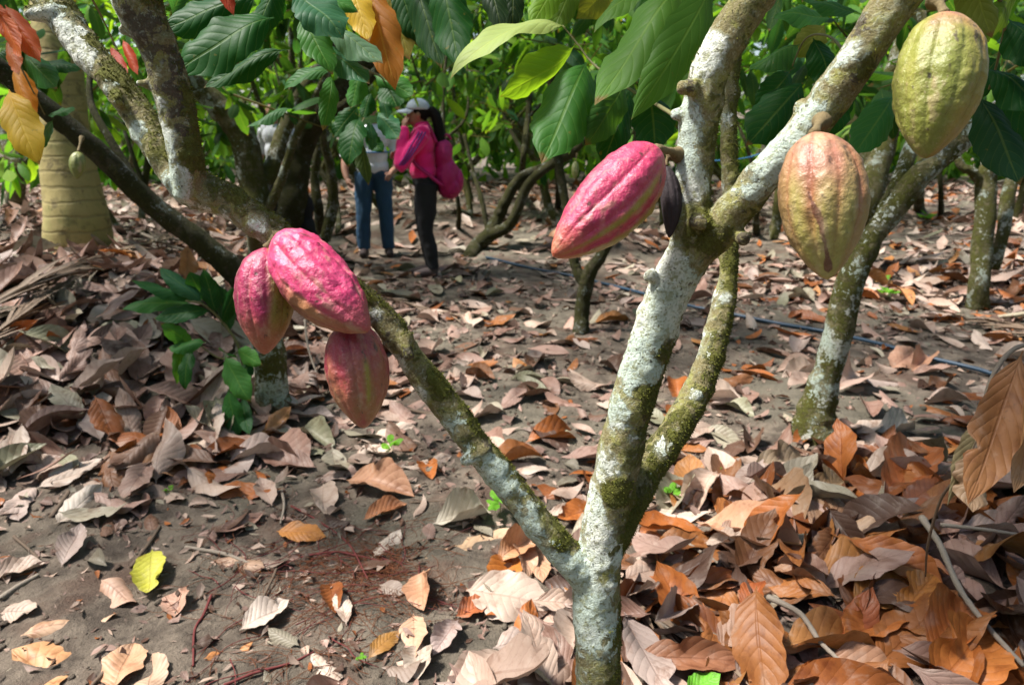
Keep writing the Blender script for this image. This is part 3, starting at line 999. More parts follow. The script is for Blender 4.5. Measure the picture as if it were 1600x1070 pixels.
twig_part([(880, -45, 1.6), (800, -60, 1.65), (720, -55, 1.7), (640, -45, 1.7), (560, -35, 1.7)], .005, [
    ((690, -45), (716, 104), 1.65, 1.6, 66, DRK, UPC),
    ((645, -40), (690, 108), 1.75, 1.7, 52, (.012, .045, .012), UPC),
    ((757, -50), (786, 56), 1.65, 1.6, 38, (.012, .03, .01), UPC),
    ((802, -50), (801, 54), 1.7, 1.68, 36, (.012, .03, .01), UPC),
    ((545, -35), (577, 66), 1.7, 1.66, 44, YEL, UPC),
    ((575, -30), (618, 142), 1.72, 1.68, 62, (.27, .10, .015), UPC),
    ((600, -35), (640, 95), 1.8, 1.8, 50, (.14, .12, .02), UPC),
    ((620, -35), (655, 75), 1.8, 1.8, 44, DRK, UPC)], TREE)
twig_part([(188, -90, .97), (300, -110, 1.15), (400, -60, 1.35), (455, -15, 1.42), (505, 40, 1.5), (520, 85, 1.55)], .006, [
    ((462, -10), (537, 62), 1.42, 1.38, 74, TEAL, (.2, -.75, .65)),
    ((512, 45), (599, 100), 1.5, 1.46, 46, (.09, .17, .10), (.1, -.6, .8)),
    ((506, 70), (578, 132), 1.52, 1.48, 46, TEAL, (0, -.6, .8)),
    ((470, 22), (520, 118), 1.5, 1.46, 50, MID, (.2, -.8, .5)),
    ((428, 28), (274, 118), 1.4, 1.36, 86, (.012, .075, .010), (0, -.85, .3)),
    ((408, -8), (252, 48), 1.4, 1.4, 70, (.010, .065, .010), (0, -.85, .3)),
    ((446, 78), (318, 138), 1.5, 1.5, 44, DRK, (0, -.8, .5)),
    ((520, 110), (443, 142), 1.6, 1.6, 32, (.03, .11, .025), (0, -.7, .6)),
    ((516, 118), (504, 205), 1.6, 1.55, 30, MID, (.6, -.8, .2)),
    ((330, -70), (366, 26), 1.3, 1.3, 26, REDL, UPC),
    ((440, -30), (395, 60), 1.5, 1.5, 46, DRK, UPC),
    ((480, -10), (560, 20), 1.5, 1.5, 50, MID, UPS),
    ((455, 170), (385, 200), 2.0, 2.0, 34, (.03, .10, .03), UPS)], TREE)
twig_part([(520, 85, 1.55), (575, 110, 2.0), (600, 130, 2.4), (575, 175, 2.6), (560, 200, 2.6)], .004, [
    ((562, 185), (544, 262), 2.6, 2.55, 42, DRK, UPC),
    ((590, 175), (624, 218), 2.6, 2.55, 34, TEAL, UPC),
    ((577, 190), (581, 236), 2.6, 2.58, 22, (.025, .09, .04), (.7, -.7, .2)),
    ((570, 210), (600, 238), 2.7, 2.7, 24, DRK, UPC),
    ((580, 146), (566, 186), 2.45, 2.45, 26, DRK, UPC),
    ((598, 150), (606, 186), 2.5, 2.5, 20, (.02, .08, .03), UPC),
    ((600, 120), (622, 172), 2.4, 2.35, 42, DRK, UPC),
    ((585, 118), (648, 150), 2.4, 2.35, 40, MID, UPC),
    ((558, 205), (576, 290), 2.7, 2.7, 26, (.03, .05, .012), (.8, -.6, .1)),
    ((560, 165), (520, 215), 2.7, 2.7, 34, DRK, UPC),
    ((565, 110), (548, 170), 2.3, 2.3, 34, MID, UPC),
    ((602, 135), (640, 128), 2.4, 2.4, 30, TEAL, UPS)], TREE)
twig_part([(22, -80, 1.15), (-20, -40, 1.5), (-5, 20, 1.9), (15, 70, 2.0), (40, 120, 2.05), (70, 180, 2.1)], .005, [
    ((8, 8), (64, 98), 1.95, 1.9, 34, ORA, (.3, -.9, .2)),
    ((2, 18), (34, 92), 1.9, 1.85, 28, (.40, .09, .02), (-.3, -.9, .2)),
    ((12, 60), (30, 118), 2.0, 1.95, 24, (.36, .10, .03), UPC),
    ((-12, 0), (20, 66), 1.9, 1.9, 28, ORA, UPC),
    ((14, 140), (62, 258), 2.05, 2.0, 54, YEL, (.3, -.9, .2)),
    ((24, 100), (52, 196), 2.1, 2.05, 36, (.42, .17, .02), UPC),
    ((38, 84), (90, 140), 2.0, 1.95, 40, (.03, .12, .025), (0, -.8, .5)),
    ((84, 186), (40, 250), 2.1, 2.05, 34, TEAL, (-.4, -.8, .4)),
    ((60, 100), (128, 112), 2.1, 2.1, 34, DRK, UPS),
    ((74, 182), (120, 172), 2.1, 2.1, 30, (.03, .11, .03), UPS),
    ((30, 190), (5, 170), 2.1, 2.1, 30, DRK, UPS),
    ((-10, 90), (40, 70), 2.0, 2.0, 26, DRK, UPS)], TREE)
twig_part([(110, -50, 1.16), (150, 10, 1.5), (175, 60, 1.9), (190, 90, 2.0)], .003, [
    ((172, 72), (201, 126), 2.0, 1.95, 17, REDL, UPC), ((192, 62), (216, 118), 2.0, 1.96, 17, (.34, .05, .02), UPC), ((186, 80), (190, 130), 2.0, 1.96, 14, ORA, UPC)], TREE)
twig_part([(1462, -80, .88), (1530, -40, 1.15), (1570, 20, 1.3), (1560, 90, 1.4), (1545, 140, 1.45)], .005, [
    ((1538, 108), (1640, 178), 1.4, 1.35, 62, DRK, (.2, -.7, .6)),
    ((1530, 150), (1594, 290), 1.45, 1.4, 64, (.014, .052, .022), (-.3, -.9, .3)),
    ((1590, -20), (1520, 66), 1.3, 1.28, 56, (.10, .17, .03), (.3, -.85, -.3)),
    ((1500, -50), (1550, 60), 1.25, 1.25, 54, OLV, UPC),
    ((1575, 30), (1640, 110), 1.35, 1.3, 60, DRK, UPC),
    ((1560, 90), (1500, 160), 1.5, 1.5, 50, DRK, UPC),
    ((1550, 130), (1630, 240), 1.5, 1.5, 66, DRK, UPC),
    ((1555, 70), (1640, 40), 1.5, 1.5, 50, MID, UPS)], TREE)
twig_part([(1300, 150, .98), (1330, 110, 1.2), (1300, 60, 1.4), (1260, 60, 1.5), (1235, 110, 1.6)], .004, [
    ((1256, 128), (1166, 228), 1.6, 1.55, 70, DRK, (0, -.85, .4)),
    ((1395, 150), (1332, 244), 1.5, 1.45, 56, (.03, .13, .03), (.1, -.8, .55)),
    ((1250, 70), (1170, 110), 1.6, 1.6, 56, (.03, .10, .02), UPS),
    ((1300, 30), (1206, 30), 1.6, 1.6, 56, (.04, .14, .03), (.2, -.6, .8)),
    ((1270, 60), (1300, 140), 1.6, 1.6, 50, DRK, UPC),
    ((1340, 20), (1250, 0), 1.5, 1.5, 50, MID, UPS),
    ((1290, 40), (1240, 90), 1.7, 1.7, 44, OLV, UPC),
    ((1320, 120), (1290, 220), 1.6, 1.6, 50, DRK, UPC),
    ((1235, 112), (1180, 175), 1.8, 1.8, 46, DRK, UPC)], TREE)


# ------------------------------------------------------------------ cocoa trees standing behind
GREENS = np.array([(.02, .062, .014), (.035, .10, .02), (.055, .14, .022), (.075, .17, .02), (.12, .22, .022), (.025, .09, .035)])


def limit_py(x, d):
    """how far down the photo the foliage hangs at column x"""
    base = np.interp(x, [-200, 0, 200, 330, 450, 540, 720, 760, 900, 1000, 1200, 1400, 1600, 1800], [330, 320, 300, 260, 210, 150, 150, 250, 265, 235, 215, 215, 235, 240])
    far = np.interp(x, [-200, 300, 520, 560, 700, 730, 900, 1100, 1800], [340, 310, 300, 275, 275, 300, 295, 262, 262])
    return np.where(d > 8.6, far, base)


def spray_crown(centers, dirs, nl, Lr, weights, r, seed, lo=True, ymargin=25, bright=1.0):
    """twigs with drooping leaves -> one crown mesh block"""
    n = len(centers)
    dirs = unit(dirs)
    tl = r.uniform(.18, .42, n)
    mb = MB()
    pos, D, Nn, L, W, C = [], [], [], [], [], []
    for k in range(nl):
        s = (k + .6) / nl
        lat = unit(np.cross(dirs, r.normal(0, 1, (n, 3))))
        p = centers + dirs * (tl * s)[:, None]
        d = dirs * (.35 + .5 * s) + lat * .8 + np.array([0, 0, -1.0]) * r.uniform(.05, 1.1, (n, 1))
        pos.append(p); D.append(d)
        Nn.append(np.array([0, 0, 1.0]) + r.normal(0, .42, (n, 3)))
        l = r.uniform(*Lr, n)
        L.append(l); W.append(l * r.uniform(.30, .40, n))
        ci = r.choice(len(GREENS), n, p=weights)
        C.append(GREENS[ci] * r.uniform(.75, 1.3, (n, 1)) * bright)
    pos, D, Nn, L, W, C = np.vstack(pos), np.vstack(D), np.vstack(Nn), np.hstack(L), np.hstack(W), np.vstack(C)
    tip = pos + unit(D) * L[:, None]
    px, py, dd = project(tip)
    px0, py0, _ = project(pos)
    lim = limit_py(px, dd) + r.normal(0, ymargin, len(px))
    keep = (np.maximum(py, py0) < lim) & (dd > .5)
    pos, D, Nn, L, W, C = pos[keep], D[keep], Nn[keep], L[keep], W[keep], C[keep]
    if not len(pos):
        return None
    v, f, uv, c = leaf_batch(T_GR_MID if lo == 'mid' else T_GR_LO, pos, D, Nn, L, W, r.integers(0, 10, len(pos)), C)
    mb.add(v, f, c, uv)
    px, py, dd = project(centers)
    for i in range(n):
        if py[i] > limit_py(px[i], dd[i]):
            continue
        tv, tf = tube([centers[i] - dirs[i] * .12, centers[i] + dirs[i] * tl[i] * .5, centers[i] + dirs[i] * tl[i]], [.006, .004, .002], n=4, seg=4)
        mb.add(tv, tf, (.10, .09, .04), np.tile([.3, .5], (len(tv), 1)))
    return mb


def bg_tree(label, stems, crown_c=None, crown_r=(1.3, 1.1), ns=60, group=None, seed=0, weights=(.25, .27, .22, .13, .06, .07), Lr=(.17, .3), lo=True, mat='bark_far', zr=(1.35, 3.4), bright=1.0, nl=7, trunk_mat=None):
    """stems: first the trunk, then branches; each a list of (x, y, z, radius)"""
    r = np.random.default_rng(seed)
    base = np.array(stems[0][0][:3])
    root = empty("cocoa_tree", base, label, "tree", group)
    for i, s in enumerate(stems):
        s = np.array(s)
        v, f = tube(s[:, :3], s[:, 3], n=max(10, len(s) * 8), seg=14, lump=.2, seed=seed + i)
        nrm = fbm(v * 30, 3, seed)[:, None]
        mk("trunk" if i == 0 else "branch", v, f, M[trunk_mat if trunk_mat and i == 0 else mat], root)
    if crown_c is not None:
        cx, cy = crown_c
        z = r.uniform(*zr, ns)
        an, rr = r.uniform(0, 2 * np.pi, ns), np.sqrt(r.random(ns))
        cen = np.stack([cx + np.cos(an) * rr * crown_r[0], cy + np.sin(an) * rr * crown_r[1], z], -1)
        clump = fbm(cen * 1.6 + seed, 2, seed)
        cen = cen[clump > -.22]
        dr = np.stack([np.cos(an), np.sin(an), r.uniform(-.5, .6, ns)], -1)[clump > -.22] + r.normal(0, .5, (len(cen), 3))
        mb = spray_crown(cen, dr, nl, Lr, weights, r, seed, lo=lo, bright=bright)
        if mb:
            mb.build("crown", M['leaf_far'], root)
    return root


def S(*pts):
    """stem given as photo pixel + depth (z from the pixel); a first point with depth None stands on the ground"""
    out = []
    for p in pts:
        px, py, d, h = p
        if d is None:
            q = G(px, py, -.02)
            d = float(project(q)[2])
        else:
            q = P(px, py, d)
        out.append((*q, h * d / F_PX))
    return out


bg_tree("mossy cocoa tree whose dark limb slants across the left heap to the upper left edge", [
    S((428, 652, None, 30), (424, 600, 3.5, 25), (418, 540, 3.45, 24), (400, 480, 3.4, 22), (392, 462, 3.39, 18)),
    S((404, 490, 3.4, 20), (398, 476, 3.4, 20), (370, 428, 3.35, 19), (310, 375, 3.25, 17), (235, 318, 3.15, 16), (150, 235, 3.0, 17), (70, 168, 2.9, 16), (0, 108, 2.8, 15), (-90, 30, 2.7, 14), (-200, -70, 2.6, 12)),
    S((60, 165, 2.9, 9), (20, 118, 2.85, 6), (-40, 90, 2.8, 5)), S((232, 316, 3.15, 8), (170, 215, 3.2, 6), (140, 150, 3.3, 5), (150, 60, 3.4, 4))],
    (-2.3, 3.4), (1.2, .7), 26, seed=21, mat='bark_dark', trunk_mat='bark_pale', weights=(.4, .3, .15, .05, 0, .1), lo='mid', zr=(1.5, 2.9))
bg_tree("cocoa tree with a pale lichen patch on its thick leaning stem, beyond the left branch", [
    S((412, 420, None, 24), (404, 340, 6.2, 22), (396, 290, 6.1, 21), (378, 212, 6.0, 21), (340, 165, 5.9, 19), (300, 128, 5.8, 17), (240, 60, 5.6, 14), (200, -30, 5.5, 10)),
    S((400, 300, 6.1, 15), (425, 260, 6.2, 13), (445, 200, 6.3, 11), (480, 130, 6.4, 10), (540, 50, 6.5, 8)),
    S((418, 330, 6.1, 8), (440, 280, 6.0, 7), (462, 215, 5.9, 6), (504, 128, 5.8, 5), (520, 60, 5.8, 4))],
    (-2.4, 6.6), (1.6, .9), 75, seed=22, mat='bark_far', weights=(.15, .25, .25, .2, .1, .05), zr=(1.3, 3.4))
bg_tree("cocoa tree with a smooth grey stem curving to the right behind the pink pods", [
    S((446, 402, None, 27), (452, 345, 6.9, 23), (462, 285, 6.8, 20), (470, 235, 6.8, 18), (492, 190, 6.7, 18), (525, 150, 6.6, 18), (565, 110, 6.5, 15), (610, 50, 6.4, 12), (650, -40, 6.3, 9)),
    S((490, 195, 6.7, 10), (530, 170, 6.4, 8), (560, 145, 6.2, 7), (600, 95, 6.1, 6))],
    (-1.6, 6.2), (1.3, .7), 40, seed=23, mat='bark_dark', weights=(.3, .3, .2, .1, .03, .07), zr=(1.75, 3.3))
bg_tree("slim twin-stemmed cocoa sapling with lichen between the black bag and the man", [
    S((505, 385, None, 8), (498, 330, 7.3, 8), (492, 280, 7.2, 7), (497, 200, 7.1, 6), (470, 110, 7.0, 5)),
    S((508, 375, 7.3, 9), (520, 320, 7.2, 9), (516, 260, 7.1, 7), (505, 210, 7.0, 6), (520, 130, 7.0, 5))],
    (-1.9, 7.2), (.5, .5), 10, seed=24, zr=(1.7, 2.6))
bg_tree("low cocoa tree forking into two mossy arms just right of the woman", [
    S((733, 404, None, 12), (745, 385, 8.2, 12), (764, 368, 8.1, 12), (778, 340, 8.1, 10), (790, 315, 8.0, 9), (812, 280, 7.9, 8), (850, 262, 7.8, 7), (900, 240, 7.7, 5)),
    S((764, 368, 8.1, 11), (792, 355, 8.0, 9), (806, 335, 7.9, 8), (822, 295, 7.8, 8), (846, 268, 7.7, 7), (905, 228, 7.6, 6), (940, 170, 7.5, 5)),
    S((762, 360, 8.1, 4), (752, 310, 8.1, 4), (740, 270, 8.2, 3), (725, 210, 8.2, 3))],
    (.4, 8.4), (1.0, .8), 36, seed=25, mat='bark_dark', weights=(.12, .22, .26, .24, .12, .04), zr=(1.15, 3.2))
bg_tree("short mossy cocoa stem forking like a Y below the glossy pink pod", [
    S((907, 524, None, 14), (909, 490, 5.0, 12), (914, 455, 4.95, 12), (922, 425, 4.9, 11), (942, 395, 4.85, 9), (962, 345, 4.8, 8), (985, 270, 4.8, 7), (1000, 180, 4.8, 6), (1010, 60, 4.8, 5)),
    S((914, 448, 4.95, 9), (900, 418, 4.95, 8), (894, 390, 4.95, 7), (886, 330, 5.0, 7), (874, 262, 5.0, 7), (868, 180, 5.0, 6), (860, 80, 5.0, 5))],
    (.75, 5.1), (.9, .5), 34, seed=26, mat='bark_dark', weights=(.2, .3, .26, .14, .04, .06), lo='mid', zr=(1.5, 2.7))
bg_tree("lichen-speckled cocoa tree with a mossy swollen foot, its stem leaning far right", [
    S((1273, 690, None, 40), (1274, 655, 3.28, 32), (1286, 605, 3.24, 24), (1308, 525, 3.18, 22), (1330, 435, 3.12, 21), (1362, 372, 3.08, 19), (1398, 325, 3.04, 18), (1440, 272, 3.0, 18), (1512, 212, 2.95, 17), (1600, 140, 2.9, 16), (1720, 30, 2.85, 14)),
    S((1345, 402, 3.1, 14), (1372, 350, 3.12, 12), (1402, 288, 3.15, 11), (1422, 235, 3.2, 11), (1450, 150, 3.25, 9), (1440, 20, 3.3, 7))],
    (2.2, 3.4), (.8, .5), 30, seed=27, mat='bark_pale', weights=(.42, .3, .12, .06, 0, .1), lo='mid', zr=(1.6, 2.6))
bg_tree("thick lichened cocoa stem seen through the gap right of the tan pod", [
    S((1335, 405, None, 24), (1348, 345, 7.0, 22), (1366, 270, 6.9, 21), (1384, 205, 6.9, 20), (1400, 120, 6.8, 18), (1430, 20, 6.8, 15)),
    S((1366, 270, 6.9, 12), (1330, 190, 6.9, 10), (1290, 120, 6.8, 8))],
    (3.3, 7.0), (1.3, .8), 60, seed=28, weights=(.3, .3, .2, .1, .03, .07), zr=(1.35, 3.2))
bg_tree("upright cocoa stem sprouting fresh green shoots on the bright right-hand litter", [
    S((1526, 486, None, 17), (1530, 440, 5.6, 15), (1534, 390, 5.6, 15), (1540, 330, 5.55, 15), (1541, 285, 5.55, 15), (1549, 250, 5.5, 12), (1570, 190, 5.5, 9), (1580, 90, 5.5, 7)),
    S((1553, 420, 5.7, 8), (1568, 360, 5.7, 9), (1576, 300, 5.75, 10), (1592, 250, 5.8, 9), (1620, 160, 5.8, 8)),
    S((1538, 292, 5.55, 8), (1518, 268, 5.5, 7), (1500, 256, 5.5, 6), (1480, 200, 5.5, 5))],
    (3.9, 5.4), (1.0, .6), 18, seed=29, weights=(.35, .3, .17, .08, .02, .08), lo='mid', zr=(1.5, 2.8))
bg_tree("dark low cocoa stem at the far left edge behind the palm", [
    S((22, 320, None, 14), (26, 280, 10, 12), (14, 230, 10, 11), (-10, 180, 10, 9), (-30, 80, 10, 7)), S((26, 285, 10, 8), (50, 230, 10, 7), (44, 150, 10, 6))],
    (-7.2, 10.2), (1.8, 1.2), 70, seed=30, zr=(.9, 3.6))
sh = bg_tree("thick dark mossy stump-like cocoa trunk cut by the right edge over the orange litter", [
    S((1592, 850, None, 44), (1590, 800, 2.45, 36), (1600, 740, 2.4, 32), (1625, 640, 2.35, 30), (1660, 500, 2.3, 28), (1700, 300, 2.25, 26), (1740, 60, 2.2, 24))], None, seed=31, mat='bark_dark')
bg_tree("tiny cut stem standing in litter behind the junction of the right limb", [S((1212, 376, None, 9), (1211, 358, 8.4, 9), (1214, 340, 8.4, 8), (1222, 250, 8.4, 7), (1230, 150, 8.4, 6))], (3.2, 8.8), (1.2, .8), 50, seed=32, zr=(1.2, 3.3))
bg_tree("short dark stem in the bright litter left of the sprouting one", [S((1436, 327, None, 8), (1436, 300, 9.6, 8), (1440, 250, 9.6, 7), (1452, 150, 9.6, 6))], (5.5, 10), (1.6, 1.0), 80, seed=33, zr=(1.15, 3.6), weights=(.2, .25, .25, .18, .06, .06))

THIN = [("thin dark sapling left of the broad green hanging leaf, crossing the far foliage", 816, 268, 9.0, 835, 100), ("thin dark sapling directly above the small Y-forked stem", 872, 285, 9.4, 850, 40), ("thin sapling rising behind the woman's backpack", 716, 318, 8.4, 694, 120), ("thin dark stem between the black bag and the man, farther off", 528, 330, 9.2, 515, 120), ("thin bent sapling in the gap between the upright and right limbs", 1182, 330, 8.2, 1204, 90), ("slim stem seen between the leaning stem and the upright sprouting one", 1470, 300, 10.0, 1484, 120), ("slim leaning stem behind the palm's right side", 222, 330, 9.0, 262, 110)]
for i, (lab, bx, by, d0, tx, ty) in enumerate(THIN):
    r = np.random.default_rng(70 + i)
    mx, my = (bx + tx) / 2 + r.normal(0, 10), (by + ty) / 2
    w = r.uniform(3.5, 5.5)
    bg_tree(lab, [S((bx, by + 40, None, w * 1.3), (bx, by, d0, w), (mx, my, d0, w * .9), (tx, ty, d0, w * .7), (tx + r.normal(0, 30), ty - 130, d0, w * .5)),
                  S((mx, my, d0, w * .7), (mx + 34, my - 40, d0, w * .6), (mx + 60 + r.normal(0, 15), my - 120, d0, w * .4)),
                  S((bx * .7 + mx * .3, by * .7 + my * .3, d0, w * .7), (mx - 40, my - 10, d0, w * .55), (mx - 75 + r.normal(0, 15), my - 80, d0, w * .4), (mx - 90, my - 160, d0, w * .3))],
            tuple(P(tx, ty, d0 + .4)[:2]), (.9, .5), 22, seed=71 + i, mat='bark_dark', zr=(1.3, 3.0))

# more trees of the grove, standing deeper in
GROVE = [(-4.6, 8.2), (-3.2, 10.3), (-5.6, 12.5), (-2.0, 11.6), (-0.6, 10.8), (0.7, 11.2), (2.2, 10.2), (1.6, 13.4), (3.9, 11.6), (5.9, 12.4), (-3.6, 14.6), (-0.8, 14.0), (4.2, 15.0), (7.8, 11.0), (-7.6, 14.5), (2.6, 17.0), (-1.9, 17.2), (6.9, 16.5), (-5.4, 18.0), (.4, 16.5)]
SUNNY = (.12, .2, .24, .22, .16, .06)  # sunlight painted in: weights favour the brighter, yellower leaf greens
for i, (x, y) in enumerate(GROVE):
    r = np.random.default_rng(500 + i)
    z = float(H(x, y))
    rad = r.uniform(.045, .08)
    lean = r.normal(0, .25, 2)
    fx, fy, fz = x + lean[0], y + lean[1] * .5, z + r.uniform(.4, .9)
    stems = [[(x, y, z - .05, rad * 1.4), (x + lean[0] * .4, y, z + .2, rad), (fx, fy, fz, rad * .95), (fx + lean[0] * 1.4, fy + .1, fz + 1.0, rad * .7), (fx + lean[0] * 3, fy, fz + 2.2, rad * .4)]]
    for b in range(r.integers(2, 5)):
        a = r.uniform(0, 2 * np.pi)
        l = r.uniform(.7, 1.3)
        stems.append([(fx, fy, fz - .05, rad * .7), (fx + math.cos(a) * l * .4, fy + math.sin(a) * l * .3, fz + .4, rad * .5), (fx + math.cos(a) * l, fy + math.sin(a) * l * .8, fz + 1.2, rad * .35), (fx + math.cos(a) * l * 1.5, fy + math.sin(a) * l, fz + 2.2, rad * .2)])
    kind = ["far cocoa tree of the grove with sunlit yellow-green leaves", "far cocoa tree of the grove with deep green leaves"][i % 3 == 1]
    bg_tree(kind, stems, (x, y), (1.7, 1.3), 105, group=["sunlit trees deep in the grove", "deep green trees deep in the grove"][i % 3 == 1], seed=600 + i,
            weights=SUNNY if i % 3 != 1 else (.2, .28, .25, .16, .05, .06), Lr=(.2, .36), zr=(.95, 4.0 if y < 13 else 5.0), bright=1.25 if i % 3 != 1 else .9)  # bright lifts the leaf colour to stand for sunlight


def far_wood():
    r = np.random.default_rng(77)
    n = 3800
    y = r.uniform(17.5, 26, n)
    x = r.uniform(-1.05, 1.05, n) * y
    z = r.uniform(.1, 1, n) ** 1.6 * 8
    cen = np.stack([x, y, z], -1)
    keep = fbm(cen * .5, 3, 8) > -.15
    cen = cen[keep]
    an = r.uniform(.95, 2 * np.pi - .95, 1500)          # unseen grove leaves added at both sides and behind, blocking low sky light
    rr = r.uniform(8, 13, 1500)
    cen = np.vstack([cen, np.stack([np.sin(an) * rr, np.cos(an) * rr, r.uniform(.5, 5.5, 1500)], -1)])
    n = len(cen)
    pos = np.repeat(cen, 7, 0) + r.normal(0, .35, (n * 7, 3))
    D = r.normal(0, 1, (n * 7, 3)) + np.array([0, 0, -.6])
    L = r.uniform(.35, .7, n * 7)
    C = GREENS[r.choice(6, n * 7, p=SUNNY)] * r.uniform(.8, 1.3, (n * 7, 1))
    v, f, uv, c = leaf_batch(T_GR_LO, pos, D, np.array([0, 0, 1.0]) + r.normal(0, .5, (n * 7, 3)), L, L * .4, r.integers(0, 10, n * 7), C)
    tag(mk("far_foliage", v, f, M['leaf_far'], None, uv, c), kind='stuff')


far_wood()


# ------------------------------------------------------------------ coconut palm trunk on the left
def palm_material():
    m, nt, out = mat_new("palm_bark")
    t = NT(nt)
    pos = t.pos()
    z = t.node("SeparateXYZ", {0: pos}).outputs[2]
    wob = t.noise(5.0, pos, 3)
    ring = t.m('FRACT', t.m('ADD', t.m('MULTIPLY', z, 8.0), t.m('MULTIPLY', wob, .5)))
    line = t.m('SUBTRACT', 1.0, t.step(t.m('ABSOLUTE', t.m('SUBTRACT', ring, .5)), .03, .14))
    fib = t.noise(30.0, t.node("VectorMath", {0: pos, 1: (1.6, 1.6, .18)}, operation='MULTIPLY').outputs[0], 5, .7)
    n = t.m('ADD', t.m('MULTIPLY', t.noise(22.0, pos, 6, .7), .6), t.m('MULTIPLY', fib, .4))
    c = t.mix(n, (.20, .16, .05), (.42, .34, .14))
    c = t.mix(t.m('MULTIPLY', t.step(t.noise(9.0, pos, 5, .7, .6), .52, .64), .7), c, (.10, .075, .03))
    c = t.mix(t.m('MULTIPLY', t.step(t.noise(4.0, pos, 4), .5, .64), .35), c, (.22, .23, .07))
    c = t.mix(t.m('MULTIPLY', t.m('MULTIPLY', line, n), .7), c, (.10, .08, .03))
    t.bsdf(out, Base_Color=c, Roughness=.85, Normal=t.bump(t.m('SUBTRACT', n, t.m('MULTIPLY', line, .5)), .8, .006))
    return m


M['palm'] = palm_material()
pb = P(122, 345, 6.3)
palm = empty("coconut_palm", (pb[0], pb[1], float(H(pb[0], pb[1]))), "stout ringed yellowish palm trunk rising behind the left leaf heap", "palm")
zz = float(H(pb[0], pb[1]))
pts = [P(124, 400, 6.4), P(122, 350, 6.3), P(114, 300, 6.25), P(104, 240, 6.2), P(96, 170, 6.15), P(90, 90, 6.1), P(84, 0, 6.05), P(76, -140, 6.0), P(60, -500, 5.7)]
v, f = tube(pts, np.array([52, 47, 42, 38, 35, 33, 31, 30, 28]) * 6.2 / F_PX, n=150, seg=36)
ringz = np.abs(((v[:, 2] * 13 + .6) % 1) - .5)
v[:, :2] += (v[:, :2] - np.array([pb[0], pb[1]])) * 0
v = v + (.0 * np.exp(-(ringz / .12) ** 2) * -1)[:, None] * unit(np.stack([v[:, 0] - pb[0], v[:, 1] - pb[1], v[:, 2] * 0], -1)) + .008 * fbm(v * 8, 3, 2)[:, None]
mk("trunk", v, f, M['palm'], palm)


# ------------------------------------------------------------------ unseen leaf clumps added above the picture to dapple the light
def shade_roof(parent, clumps, seed):
    r = np.random.default_rng(seed)
    cen = []
    for x, y, z, rx, ry, n in clumps:
        a, q = r.uniform(0, 6.283, n), np.sqrt(r.random(n))
        cen.append(np.stack([x + np.cos(a) * q * rx, y + np.sin(a) * q * ry, z + r.normal(0, .22, n)], -1))
    cen = np.vstack(cen)
    px, py, d = project(cen)
    cen = cen[(py < -130) | (d < .1)]
    n = len(cen)
    k = 7
    pos = np.repeat(cen, k, 0) + r.normal(0, .12, (n * k, 3))
    D = r.normal(0, 1, (n * k, 3)) * np.array([1, 1, .3]) + np.array([0, 0, -.35])
    L = r.uniform(.2, .32, n * k)
    C = GREENS[r.choice(6, n * k, p=(.22, .28, .24, .14, .05, .07))] * r.uniform(.8, 1.25, (n * k, 1))
    v, f, uv, c = leaf_batch(T_GR_LO, pos, D, np.array([0, 0, 1.0]) + r.normal(0, .3, (n * k, 3)), L, L * .36, r.integers(0, 10, n * k), C)
    mk("crown", v, f, M['leaf_far'], parent, uv, c)  # not a grown crown: unseen leaves added to cast shade


# each added clump is set to shade one place: the left heap, the right heap, the path; gaps where sun reaches the ground
SHADE_CLUMPS = [(-4.1, 4.4, 3.0, .9, 1.0, 24), (-3.4, 3.4, 2.7, .6, .6, 14), (.15, 2.1, 2.9, .65, .55, 26), (.75, 2.9, 3.1, .6, .5, 16), (-.9, 4.6, 3.2, .8, .8, 22), (-2.6, 2.3, 2.8, .5, .5, 9), (.9, 4.6, 3.1, .6, .6, 14), (-1.6, 6.2, 3.4, 1.0, .7, 24), (.25, 1.5, 2.7, .5, .35, 14), (.6, 1.75, 2.75, .5, .45, 16)]
shade_roof(TREE, SHADE_CLUMPS, 12)


# ------------------------------------------------------------------ fallen leaves
DX = [-400, 0, 200, 400, 600, 800, 1000, 1200, 1400, 1600, 2000]
DY = [230, 300, 350, 450, 550, 650, 750, 850, 950, 1050, 1250]
DENS = np.array([
    [1, 1, 1, 1, 1, 1, 1, 1, 1, 1, 1],
    [1, 1, 1, .95, .9, .95, 1, 1, .95, .95, 1],
    [1, 1, 1, .95, .4, .6, .9, .85, .7, .8, .9],
    [1, 1, 1, .95, .62, .4, .5, .7, .95, 1, 1],
    [1, 1, 1, 1, .75, .55, .4, .38, .48, .55, .7],
    [1, 1, 1, 1, .66, .5, .42, .4, .42, .48, .7],
    [.9, .95, .9, .7, .42, .42, .65, .95, 1, 1, 1],
    [.5, .42, .28, .18, .14, .4, .8, 1, 1, 1, 1],
    [.3, .24, .2, .14, .14, .75, 1, 1, 1, 1, 1],
    [.25, .2, .2, .2, .45, .95, 1, 1, 1, 1, 1],
    [.4, .4, .4, .5, .9, 1, 1, 1, 1, 1, 1]])
